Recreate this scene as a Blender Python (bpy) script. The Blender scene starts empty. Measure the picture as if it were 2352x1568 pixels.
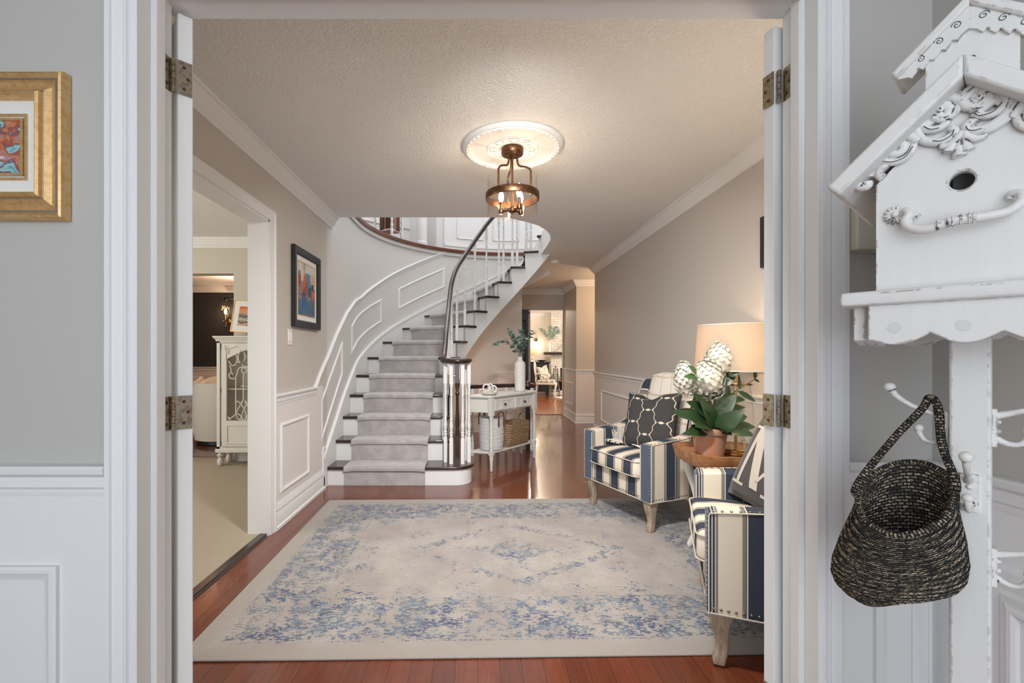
import bpy, math, random
from mathutils import Vector, Matrix
random.seed(7)
pi = math.pi
SC = bpy.context.scene
COL = SC.collection

# ------------------------------------------------------------------ camera, world, lights, exposure
cam_d = bpy.data.cameras.new('camera'); cam = bpy.data.objects.new('camera', cam_d); COL.objects.link(cam)
cam.location = (0, 0, 1.17); cam.rotation_euler = (pi / 2, 0, 0)
cam_d.sensor_width = 36.0; cam_d.lens = 1045 / 2352 * 36.0
cam_d.shift_x = (1176 - 1097) / 2352; cam_d.shift_y = (815 - 784) / 2352
cam_d.clip_start = 0.02; cam_d.clip_end = 100
SC.camera = cam
SC.view_settings.view_transform = 'Standard'; SC.view_settings.look = 'None'
SC.view_settings.exposure = 0.24; SC.view_settings.gamma = 1.0; SC.view_settings.use_curve_mapping = False
W = bpy.data.worlds.new('world'); SC.world = W; W.use_nodes = True
W.node_tree.nodes['Background'].inputs[0].default_value = (0.80, 0.88, 1.0, 1)
W.node_tree.nodes['Background'].inputs[1].default_value = 0.56
EXPO = 1.0

def area(name, loc, rot, sx, sy, power, col, spread=180):
    l = bpy.data.lights.new(name, 'AREA'); l.shape = 'RECTANGLE'; l.size = sx; l.size_y = sy
    l.energy = power * EXPO; l.color = col; l.spread = math.radians(spread)
    o = bpy.data.objects.new(name, l); o.location = loc; o.rotation_euler = rot; COL.objects.link(o)
    return o

def point(name, loc, power, col, r=0.03, parent=None):
    l = bpy.data.lights.new(name, 'POINT'); l.energy = power * EXPO; l.color = col; l.shadow_soft_size = r
    o = bpy.data.objects.new(name, l); o.location = loc; COL.objects.link(o)
    if parent: o.parent = parent
    return o

WARM = (1.0, 0.68, 0.42)
SOFT = (1.0, 0.80, 0.60)
DAY = (0.84, 0.91, 1.0)
# daylight: entry glazing behind the camera, living-room and dining windows, landing skylight
area('entry_daylight', (-0.35, -1.70, 1.35), (-pi / 2, 0, pi), 2.4, 2.2, 48.5, DAY)
area('living_window_light', (-5.3, 2.4, 1.5), (pi / 2, 0, -pi / 2), 3.0, 1.8, 71, (1, .96, .9))
area('landing_skylight', (-0.2, 5.6, 5.05), (0, 0, 0), 3.4, 3.4, 96, (0.97, 0.98, 1.0))
area('family_room_window_light', (4.85, 11.5, 1.5), (pi / 2, 0, pi / 2), 2.0, 1.6, 110, (1, .93, .84))
# out of frame: lamps of the side rooms, plus fill lights added in the hall
hf = area('hall_front_fill_light', (.20, 1.33, 2.29), (math.radians(46), 0, 0), .40, .10, 34, (1, .98, .96), 118); hf.data.shape = 'ELLIPSE'  # added fill for risers, walls and ceiling; no such fixture in the hall
point('side_passage_lamp_light', (2.5, 7.0, 2.1), 21, WARM, .06)
point('hall_corner_fill_light', (1.33, 1.72, 1.40), 10, (1, .84, .66), .16)  # unseen fill, added to brighten the ceiling and stair front
point('lower_stair_fill_light', (.05, 6.12, .92), 5, (1, .64, .38), .10)  # invented warm source, added to tint the wall under the flight
point('living_ceiling_light', (-3.2, 2.6, 2.2), 14, (1, .82, .55), .08)
point('dining_ceiling_light', (-3.9, 7.3, 2.1), 34, (1, .62, .40), .08)
point('family_ceiling_light', (1.3, 11.3, 2.3), 80, (1, .82, .62), .08)

# ------------------------------------------------------------------ node helper
class X:
    """a wrapped value socket with arithmetic"""
    def __init__(s, nt, sock): s.nt = nt; s.s = sock
    def _m(s, op, *a, clamp=False):
        n = s.nt.nodes.new('ShaderNodeMath'); n.operation = op; n.use_clamp = clamp
        for i, v in enumerate((s,) + a):
            if isinstance(v, X): s.nt.links.new(v.s, n.inputs[i])
            else: n.inputs[i].default_value = v
        return X(s.nt, n.outputs[0])
    def __add__(s, o): return s._m('ADD', o)
    __radd__ = __add__
    def __sub__(s, o): return s._m('SUBTRACT', o)
    def __rsub__(s, o): return (s * -1.0) + o
    def __mul__(s, o): return s._m('MULTIPLY', o)
    __rmul__ = __mul__
    def __truediv__(s, o): return s._m('DIVIDE', o)
    def abs(s): return s._m('ABSOLUTE')
    def min(s, o): return s._m('MINIMUM', o)
    def max(s, o): return s._m('MAXIMUM', o)
    def gt(s, o): return s._m('GREATER_THAN', o)
    def lt(s, o): return s._m('LESS_THAN', o)
    def cos(s): return s._m('COSINE')
    def sin(s): return s._m('SINE')
    def frac(s): return s._m('FRACT')
    def sqrt(s): return s._m('SQRT')
    def clamp(s): return s._m('ADD', 0.0, clamp=True)
    def smooth(s, a, b):
        n = s.nt.nodes.new('ShaderNodeMapRange'); n.interpolation_type = 'SMOOTHSTEP'
        s.nt.links.new(s.s, n.inputs[0]); n.inputs[1].default_value = a; n.inputs[2].default_value = b
        return X(s.nt, n.outputs[0])
    def ramp(s, stops, interp='LINEAR'):
        n = s.nt.nodes.new('ShaderNodeValToRGB'); cr = n.color_ramp; cr.interpolation = interp
        while len(cr.elements) > 1: cr.elements.remove(cr.elements[0])
        cr.elements[0].position = stops[0][0]; cr.elements[0].color = (*stops[0][1], 1)
        for p, c in stops[1:]:
            e = cr.elements.new(p); e.color = (*c, 1)
        s.nt.links.new(s.s, n.inputs[0])
        return n.outputs[0]

class Mat:
    def __init__(s, name, col=(.8, .8, .8), rough=.5, metal=0.0, spec=None):
        m = bpy.data.materials.new(name); m.use_nodes = True
        s.m = m; s.nt = m.node_tree; s.b = s.nt.nodes['Principled BSDF']
        s.b.inputs['Base Color'].default_value = (*col, 1); s.b.inputs['Roughness'].default_value = rough
        s.b.inputs['Metallic'].default_value = metal
        if spec is not None: s.b.inputs['Specular IOR Level'].default_value = spec
        m.diffuse_color = (*col, 1)
    def coord(s, kind='Object', scale=(1, 1, 1), rot=(0, 0, 0), loc=(0, 0, 0)):
        t = s.nt.nodes.new('ShaderNodeTexCoord'); mp = s.nt.nodes.new('ShaderNodeMapping')
        s.nt.links.new(t.outputs[kind], mp.inputs[0]); mp.inputs['Scale'].default_value = scale
        mp.inputs['Rotation'].default_value = rot; mp.inputs['Location'].default_value = loc
        return mp.outputs[0]
    def world(s, scale=(1, 1, 1), rot=(0, 0, 0)):
        t = s.nt.nodes.new('ShaderNodeNewGeometry'); mp = s.nt.nodes.new('ShaderNodeMapping')
        s.nt.links.new(t.outputs['Position'], mp.inputs[0]); mp.inputs['Scale'].default_value = scale
        mp.inputs['Rotation'].default_value = rot
        return mp.outputs[0]
    def xyz(s, v):
        n = s.nt.nodes.new('ShaderNodeSeparateXYZ'); s.nt.links.new(v, n.inputs[0])
        return [X(s.nt, o) for o in n.outputs]
    def noise(s, v, scale=5, detail=2, rough=.5, dist=0):
        n = s.nt.nodes.new('ShaderNodeTexNoise'); s.nt.links.new(v, n.inputs['Vector'])
        n.inputs['Scale'].default_value = scale; n.inputs['Detail'].default_value = detail
        n.inputs['Roughness'].default_value = rough; n.inputs['Distortion'].default_value = dist
        return X(s.nt, n.outputs['Fac'])
    def voronoi(s, v, scale=5, out='Distance', feature='F1'):
        n = s.nt.nodes.new('ShaderNodeTexVoronoi'); n.feature = feature; n.distance = 'CHEBYCHEV'; s.nt.links.new(v, n.inputs['Vector'])
        n.inputs['Scale'].default_value = scale
        return n.outputs[out]
    def brick(s, v, w, h, mortar, c1, c2, cm, off=.5, bias=0, sq=1):
        n = s.nt.nodes.new('ShaderNodeTexBrick'); s.nt.links.new(v, n.inputs['Vector'])
        n.inputs['Scale'].default_value = 1; n.inputs['Brick Width'].default_value = w; n.inputs['Row Height'].default_value = h
        n.inputs['Mortar Size'].default_value = mortar; n.inputs['Mortar Smooth'].default_value = .2; n.offset = off
        n.inputs['Bias'].default_value = bias
        for k, c in (('Color1', c1), ('Color2', c2), ('Mortar', cm)): n.inputs[k].default_value = (*c, 1)
        return n.outputs['Color'], X(s.nt, n.outputs['Fac'])
    def mix(s, f, a, b, mode='MIX'):
        n = s.nt.nodes.new('ShaderNodeMix'); n.data_type = 'RGBA'; n.blend_type = mode
        for i, v in ((0, f), (6, a), (7, b)):
            if isinstance(v, X): s.nt.links.new(v.s, n.inputs[i])
            elif isinstance(v, (int, float)): n.inputs[i].default_value = v
            elif isinstance(v, tuple): n.inputs[i].default_value = (*v, 1)
            else: s.nt.links.new(v, n.inputs[i])
        return n.outputs[2]
    def color(s, sock): s.nt.links.new(sock, s.b.inputs['Base Color']); return s
    def bump(s, h, strength=.3, dist=.01):
        n = s.nt.nodes.new('ShaderNodeBump'); n.inputs['Strength'].default_value = strength; n.inputs['Distance'].default_value = dist
        s.nt.links.new(h.s if isinstance(h, X) else h, n.inputs['Height']); s.nt.links.new(n.outputs[0], s.b.inputs['Normal']); return s
    def emit(s, col, strength):
        s.b.inputs['Emission Color'].default_value = (*col, 1); s.b.inputs['Emission Strength'].default_value = strength; return s
    def set(s, **k):
        for a, v in k.items(): s.b.inputs[a.replace('_', ' ')].default_value = v
        return s

def plaster(name, col, bump=.08, scale=180):
    m = Mat(name, col, .65)
    m.bump(m.noise(m.world(), scale, 3), bump, .003)
    return m.m

def fabric(name, col, var=.12, scale=600, rough=.9, bump=.3):
    m = Mat(name, col, rough, spec=.2); w = m.coord('Object')
    n = m.noise(w, scale, 2)
    m.color(m.mix(n, tuple(c * (1 - var) for c in col), tuple(min(1, c * (1 + var)) for c in col)))
    m.bump(n, bump, .002); m.set(Sheen_Weight=.2)
    return m.m

def painted(name, col, rough=.38, wear=None, amount=.0):
    m = Mat(name, col, rough); w = m.coord('Object')
    n = m.noise(w, 60, 4, .6)
    m.bump(m.noise(m.coord('Object', (300, 300, 40)), 1, 2), .06, .002)
    if wear:
        m.color(m.mix(n.smooth(1 - amount, 1 - amount + .03), col, wear))
    return m.m

def worn(name, col, wearcol, rough=.5):
    """painted wood rubbed through along its sharp edges"""
    m = Mat(name, col, rough)
    g = m.nt.nodes.new('ShaderNodeBevel'); g.samples = 4; g.inputs['Radius'].default_value = .004
    geo = m.nt.nodes.new('ShaderNodeNewGeometry')
    d = m.nt.nodes.new('ShaderNodeVectorMath'); d.operation = 'DOT_PRODUCT'
    m.nt.links.new(g.outputs[0], d.inputs[0]); m.nt.links.new(geo.outputs['Normal'], d.inputs[1])
    edge = X(m.nt, d.outputs['Value'])
    n = m.noise(m.coord('Object'), 45, 5, .7)
    e = (1.0 - edge).smooth(.004, .05) * n.smooth(.50, .56)
    big = m.noise(m.coord('Object', (60, 60, 6)), 1, 3)
    base = m.mix(big, tuple(c * .96 for c in col), tuple(min(1, c * 1.03) for c in col))
    m.color(m.mix(e, base, wearcol))
    m.bump(m.noise(m.coord('Object', (220, 220, 18)), 1, 3), .12, .002)
    return m.m

def wood(name, c1, c2, rough=.35, axis=(1, 1, 12), scale=4, coat=0.0):
    m = Mat(name, c1, rough)
    ax = tuple(60.0 / a for a in axis)
    n = m.noise(m.coord('Object', ax), scale / 8, 4, .6, .6)
    m.color(m.mix(n.smooth(.3, .7), c1, c2)); m.set(Coat_Weight=coat, Coat_Roughness=.1)
    m.bump(n, .05, .002)
    return m.m

def metal(name, col, rough=.3, spot=None):
    m = Mat(name, col, rough, 1.0)
    if spot:
        n = m.noise(m.coord('Object'), 70, 4, .6)
        m.color(m.mix(n.smooth(.45, .6), col, spot))
    return m.m

def glass(name, col=(1, 1, 1), rough=.0, ior=1.45, thin=True):
    """clear pane: mostly see-through with a fresnel gloss, lets light pass"""
    m = bpy.data.materials.new(name); m.use_nodes = True; nt = m.node_tree; nt.nodes.clear()
    out = nt.nodes.new('ShaderNodeOutputMaterial'); mx = nt.nodes.new('ShaderNodeMixShader')
    lw = nt.nodes.new('ShaderNodeLayerWeight'); lw.inputs[0].default_value = .5
    k = X(nt, lw.outputs['Facing']); fr = (k * k * k * k * k) * .55 + .035
    tr = nt.nodes.new('ShaderNodeBsdfTransparent'); tr.inputs[0].default_value = (*col, 1)
    gl = nt.nodes.new('ShaderNodeBsdfGlossy'); gl.inputs['Roughness'].default_value = rough
    nt.links.new(fr.s, mx.inputs[0]); nt.links.new(tr.outputs[0], mx.inputs[1]); nt.links.new(gl.outputs[0], mx.inputs[2])
    nt.links.new(mx.outputs[0], out.inputs[0])
    return m

# ------------------------------------------------------------------ materials
M = {}
M['wall'] = plaster('hall_wall_paint', (.545, .505, .462))
M['wall_white'] = plaster('stair_wall_paint', (.62, .60, .575))
M['wall_entry'] = plaster('entry_wall_paint', (.48, .465, .435))
M['wall_living'] = plaster('living_wall_paint', (.56, .53, .45))
M['wall_dark'] = plaster('dining_wall_paint', (.035, .033, .035))
M['wall_cream'] = plaster('family_wall_paint', (.72, .68, .60))
M['white'] = plaster('trim_white_paint', (.76, .76, .755), .02)
M['wains'] = plaster('wainscot_paint', (.74, .70, .67), .03)
M['trim'] = M['white']
m = Mat('ceiling_texture_paint', (.84, .83, .81), .8)
v = m.noise(m.world(), 75, 3, .6); m.bump(v.smooth(.42, .62), .55, .006); M['ceiling'] = m.m

# oak strip floor, strips run away from the entry
def floor_mat(name, c1, c2, cd, rough):
    m = Mat(name, c1, rough)
    w = m.world(rot=(0, 0, pi / 2))
    c, f = m.brick(w, .95, .083, .0011, c1, c2, cd, .37)
    g = m.noise(m.world((95, 5, 1)), 1, 4, .65, 1.2)
    g2 = m.noise(m.world((14, 1.1, 1)), 1, 3, .5, .8)
    c2_ = m.mix(g.smooth(.35, .75) * .75, c, m.mix(.6, c, cd))
    c3 = m.mix(g2.smooth(.3, .8) * .45, c2_, m.mix(.5, c2_, (.24, .07, .025)))
    m.color(c3); m.bump(f * -1.0, .25, .002); m.set(Coat_Weight=.35, Coat_Roughness=.06)
    return m.m
M['floor_lit'] = floor_mat('lit_oak_floor', (.36, .115, .038), (.27, .08, .026), (.06, .018, .008), .25)  # hall oak again, with the far room's light put into a lighter colour
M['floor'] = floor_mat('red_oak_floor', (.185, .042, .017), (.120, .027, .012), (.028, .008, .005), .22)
m = Mat('beige_carpet', (.46, .40, .31), 1.0, spec=.05); v = m.noise(m.world(), 260, 3, .7)
m.color(m.mix(v.smooth(.3, .7), (.36, .31, .235), (.54, .475, .38))); m.bump(v, .6, .01); M['carpet'] = m.m

# armchair stripe: cream, navy and thin taupe lines
def stripe(name, axis, period, phase=0.0):
    m = Mat(name, (.6, .55, .46), .9, spec=.15)
    p = m.xyz(m.coord('Object'))[axis]
    f = (p / period + (10.0 + phase)).frac()
    NV = (.040, .049, .070); CR = (.66, .58, .47); TP = (.22, .19, .16); WH = (.64, .60, .52)
    if axis == 1:
        st = [(0, NV), (.035, WH), (.050, NV), (.085, WH), (.095, TP), (.135, CR), (.50, TP), (.545, (.12, .12, .13)), (.565, WH), (.585, NV), (.93, WH), (.945, (.12, .12, .13)), (.96, TP), (.99, NV)]
    else: st = [(0, NV), (.335, WH), (.355, TP), (.415, CR), (.80, TP), (.86, (.30, .28, .25)), (.885, WH), (.905, NV), (.93, NV)]
    col = f.ramp(st, 'CONSTANT')
    tw = m.noise(m.coord('Object', (900, 900, 300)), 1, 2)
    m.color(m.mix(.16, col, m.mix(tw, (.05, .05, .06), (1, 1, 1)), 'OVERLAY')); m.bump(tw, .25, .002)
    return m.m
M['stripe_x'] = stripe('navy_cream_stripe_across', 0, .178, .16)
M['stripe_y'] = stripe('navy_cream_stripe_along', 1, .215, 1.628 - .005)
M['navy'] = fabric('navy_denim_weave', (.062, .084, .125), .2)
M['welt'] = fabric('cream_welt', (.52, .47, .39))
M['nail'] = metal('pewter_nail', (.30, .27, .24), .3)
M['lime_wood'] = wood('limed_oak', (.235, .160, .105), (.42, .34, .26), .55, (1, 1, 9), 9)
M['oak'] = wood('honey_oak', (.36, .17, .075), (.24, .10, .04), .4, (8, 1, 1))
M['pale_paint'] = painted('chalky_white_paint', (.66, .65, .61), .5)
M['espresso'] = wood('espresso_stain', (.022, .011, .008), (.040, .018, .012), .22, (12, 12, 12), coat=.3)
M['redwood'] = wood('cherry_stain', (.17, .05, .022), (.11, .030, .014), .3, (12, 12, 12))
M['black'] = Mat('black_satin', (.012, .012, .013), .35).m
M['blackwood'] = Mat('black_frame_wood', (.018, .018, .019), .45).m
M['brass'] = metal('aged_brass', (.60, .38, .15), .28)
M['bronze'] = metal('oil_rubbed_bronze', (.16, .085, .045), .38, (.10, .05, .028))
M['hinge'] = metal('tarnished_hinge_steel', (.40, .35, .27), .42, (.30, .23, .155))
M['gold'] = metal('gold_leaf', (.74, .50, .24), .42, (.66, .41, .17)); M['gold'].node_tree.nodes['Principled BSDF'].inputs['Metallic'].default_value = .65
M['silverline'] = metal('silver_fillet', (.55, .50, .45), .4)
M['glass'] = glass('clear_glass', (1, .985, .97))
M['glass_lamp'] = glass('lamp_glass', (.99, .985, .97))
M['paper'] = fabric('mat_board', (.78, .76, .72), .03, 200, .9, .05)
M['porcelain'] = Mat('matte_white_ceramic', (.76, .74, .70), .45).m
M['terracotta'] = None
m = Mat('weathered_terracotta', (.40, .17, .09), .85); w = m.coord('Object'); v = m.noise(w, 14, 5, .65)
m.color(m.mix(v.smooth(.38, .66), (.42, .165, .080), (.31, .195, .14))); m.bump(m.noise(w, 90, 3), .2, .003); M['terracotta'] = m.m
M['petal'] = Mat('white_petal', (.60, .585, .50), .7).set(Subsurface_Weight=.15).m
M['leaf'] = Mat('deep_green_leaf', (.020, .047, .016), .38).m
M['leaf2'] = Mat('fresh_green_leaf', (.045, .10, .03), .4).m
M['stem'] = Mat('green_stem', (.10, .13, .05), .6).m
M['euca'] = Mat('grey_green_leaf', (.155, .235, .19), .6).m
M['twig'] = Mat('brown_twig', (.16, .10, .06), .7).m
M['worn'] = worn('distressed_white_paint', (.74, .735, .705), (.17, .065, .03))
M['wornhook'] = worn('chipped_white_iron', (.76, .75, .72), (.05, .045, .045))
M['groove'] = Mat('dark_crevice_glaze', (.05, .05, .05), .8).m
M['white_loop'] = Mat('whitewashed_wood_bead', (.76, .75, .73), .6).m

# hanging basket: black jute rope with pale flecks
m = Mat('black_jute_coil', (.03, .03, .03), .95, spec=.1)
uv = m.coord('UV')
c, f = m.brick(uv, .0105, .0052, .0011, (.030, .029, .030), (.53, .43, .30), (.012, .012, .013), .5, .02)
n = m.noise(m.coord('Object', (260, 260, 500)), 1, 2)
m.color(m.mix(n.smooth(.40, .52), (.026, .026, .027), c)); m.bump(f * -1.0, .8, .004); M['jute'] = m.m
# water hyacinth weave
m = Mat('hyacinth_weave', (.30, .19, .10), .8, spec=.2); uv = m.coord('UV')
c, f = m.brick(uv, .080, .025, .0035, (.50, .335, .19), (.31, .185, .095), (.05, .028, .014), .5)
n = m.noise(m.coord('UV', (12, 160, 1)), 1, 3); m.color(m.mix(.5, c, m.mix(n, (.12, .07, .035), (.50, .36, .22)))); m.bump(n + f * -1.5, .9, .008); M['wicker'] = m.m
m = Mat('white_rope_weave', (.70, .70, .71), .85, spec=.2); uv = m.coord('UV')
c, f = m.brick(uv, .03, .012, .002, (.84, .84, .84), (.76, .76, .76), (.55, .55, .55), .5)
m.color(c); m.bump(f * -1.0 + m.noise(uv, 150, 2), .7, .005); M['white_weave'] = m.m
M['leather'] = Mat('brown_leather', (.13, .045, .025), .5).m

# stair runner
m = Mat('taupe_runner_pile', (.30, .275, .26), 1.0, spec=.05); uv = m.coord('UV')
x, y, _ = m.xyz(uv)
gx = ((x / .036).frac() - .5).abs(); gy = ((y / .036).frac() - .5).abs()
ring = gx.max(gy).smooth(.20, .28) * (1.0 - gx.max(gy).smooth(.36, .44))
n = m.noise(uv, 420, 3, .7); n2 = m.noise(uv, 9, 3)
pat = ring * n2.smooth(.35, .6)
m.color(m.mix(pat * .8, m.mix(n, (.415, .388, .385), (.59, .555, .552)), (.27, .255, .255))); m.bump(n, .5, .006); m.set(Sheen_Weight=.3); M['runner'] = m.m

# distressed rug (object origin at rug centre, half sizes 1.39 x 0.96)
m = Mat('distressed_rug_pile', (.6, .55, .5), .95, spec=.08)
oc = m.coord('Object'); x, y, z = m.xyz(oc)
ax, ay = x.abs(), y.abs()
d = (ax * -1.0 + 1.39).min(ay * -1.0 + .96)
big = m.noise(oc, 2.6, 3, .6)
mid = m.noise(m.coord('Object', loc=(3, 1, 0)), 9, 3, .6)
band = d.smooth(.10, .13) * (1.0 - d.smooth(.40, .47))
corner = ((ax + ay * 1.15) * 1.0).smooth(1.22, 1.42) * d.smooth(.44, .48) * .85
r2 = (ax * .80 + ay * 1.25)
med = (1.0 - r2.smooth(.16, .24)) * .9
medring = (1.0 - (r2 - .50).abs().smooth(.03, .07)) * .55
petal = ((x * 11.0).cos() * (y * 14.0).cos()).abs().smooth(.35, .85) * .35
dens = (band * .95).max(corner).max(med).max(medring).max(petal * .9) + .15
dens = dens * (big.smooth(.30, .66) * .75 + .30)
motif = ((x * 23.0).sin() * (y * 23.0).sin() + (x * 41.0 + y * 3.0).sin() * (y * 37.0).sin() * .7).abs().smooth(.15, .75)
wrp = m.noise(m.coord('Object', (6, 6, 1)), 1, 2)
sp = m.noise(m.coord('Object', (38, 120, 1)), 1, 3, .62)
sp2 = m.noise(m.coord('Object', (110, 60, 1), loc=(5, 2, 0)), 1, 3, .6)
cl = m.noise(m.coord('Object', (17, 17, 1), loc=(1, 6, 0)), 1, 4, .65)
D = (dens * 1.7 * (cl.smooth(.36, .60) * .85 + motif * .25)).clamp()
val = sp * .7 + sp2 * .3
hit = (val - (D * -.160 + .622)).smooth(.0, .024) * d.smooth(.085, .105)
def ln(p): return (1.0 - (d - p).abs().smooth(.002, .005))
lines = (ln(.105) * .9).max(ln(.43) * .9).max(ln(.17) * .5).max(ln(.375) * .5) * mid.smooth(.40, .58) * sp2.smooth(.46, .54)
hit = hit.max(lines).clamp()
tone = m.noise(m.coord('Object', loc=(7, 3, 0)), 5, 3, .6)
ink = tone.ramp([(.0, (.030, .042, .080)), (.42, (.040, .065, .135)), (.52, (.12, .17, .22)), (.60, (.075, .09, .12)), (.70, (.22, .26, .27)), (.80, (.36, .29, .19))])
base = m.mix(m.noise(oc, 3.2, 4, .6).smooth(.3, .7), (.275, .243, .222), (.365, .33, .30))
base = m.mix(d.smooth(.04, .12), (.32, .285, .255), base)
m.color(m.mix(hit * .92, base, ink)); m.bump(m.noise(oc, 330, 2), .35, .004); m.set(Sheen_Weight=.25); M['rug'] = m.m

# charcoal pillow with pale trellis, throw, letter pillow
m = Mat('trellis_embroidery', (.05, .05, .052), .9, spec=.1); x, y, z = m.xyz(m.coord('UV'))
V = x * (2 * pi * 1.75) + .4; U = y * (2 * pi * 2.2)
F = U.cos() * .66 + V.cos() * 1.34 + ((U * 3.0).cos() - (V * 3.0).cos()) * .34
line = 1.0 - F.abs().smooth(.10, .22)
n = m.noise(m.coord('UV'), 260, 2)
m.color(m.mix(line, m.mix(n, (.035, .035, .037), (.075, .072, .07)), (.62, .55, .45))); m.bump(n + line, .3, .003); M['trellis'] = m.m
m = Mat('cream_check_throw', (.68, .62, .54), .95, spec=.1); x, y, z = m.xyz(m.coord('UV'))
l1 = 1.0 - ((x * 5.0).frac() - .5).abs().smooth(.02, .06); l2 = 1.0 - ((y * 5.0).frac() - .5).abs().smooth(.02, .06)
m.color(m.mix(l1.max(l2) * .6, (.72, .67, .60), (.45, .31, .20))); m.bump(m.noise(m.coord('UV'), 200, 2), .4, .004); M['throw'] = m.m
M['grey_fabric'] = fabric('warm_charcoal_linen', (.058, .050, .050))
M['cream_fabric'] = fabric('cream_linen', (.66, .61, .54))
M['sofa'] = fabric('ivory_boucle', (.66, .63, .58))
m = Mat('linen_shade', (.64, .56, .46), .9); m.set(Transmission_Weight=0.0)
nt = m.nt; tl = nt.nodes.new('ShaderNodeBsdfTranslucent'); tl.inputs[0].default_value = (.74, .61, .47, 1)
mx = nt.nodes.new('ShaderNodeMixShader'); mx.inputs[0].default_value = .5
out = nt.nodes['Material Output']; nt.links.new(m.b.outputs[0], mx.inputs[1]); nt.links.new(tl.outputs[0], mx.inputs[2]); nt.links.new(mx.outputs[0], out.inputs[0])
wv = m.noise(m.coord('Object', (1, 1, 400)), 3, 2); m.bump(wv, .1, .001); M['shade'] = m.m
M['bulb'] = Mat('lit_bulb', (1, .85, .6), .3).emit((1, .78, .50), 24).m
M['clear'] = Mat('plain_white_plastic', (.78, .77, .74), .4).m
M['almond'] = Mat('almond_plastic', (.60, .56, .46), .45).m
# abstract paintings
def art(name, stops, scale, seed, stretch=(1, 1, 1)):
    m = Mat(name, (.5, .4, .3), .6)
    w = m.coord('Object', stretch, loc=(seed, seed * 2, 0))
    n = m.noise(w, scale, 3, .55, 1.5)
    m.color(n.ramp(stops, 'LINEAR')); m.bump(m.noise(w, scale * 6, 3), .3, .003)
    return m.m
M['art_garden'] = art('flower_painting', [(.25, (.10, .32, .36)), (.36, (.35, .55, .55)), (.42, (.10, .10, .13)), (.47, (.45, .08, .04)), (.52, (.55, .22, .08)), (.56, (.25, .20, .35)), (.62, (.60, .35, .30)), (.70, (.75, .72, .70))], 16, 3)
# painted stone brick
m = Mat('whitewashed_brick', (.66, .58, .46), .8)
gc = m.coord('Object', rot=(pi / 2, 0, 0))
c, f = m.brick(gc, .22, .075, .008, (.70, .66, .57), (.60, .56, .48), (.48, .44, .37), .5)
m.color(c); m.bump(f * -1.0, .6, .01); M['brick'] = m.m
m = Mat('toile_print', (.5, .45, .36), .9); n = m.noise(m.coord('Object'), 26, 3, .6)
m.color(m.mix(n.smooth(.52, .56), (.60, .54, .42), (.13, .14, .15))); M['toile'] = m.m
M['fur'] = fabric('white_sheepskin', (.80, .77, .72), .1, 150, 1, .8)
M['cane_grey'] = fabric('grey_cane_back', (.34, .34, .31))
M['orange'] = Mat('copper_orange', (.55, .14, .03), .4).m
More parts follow.
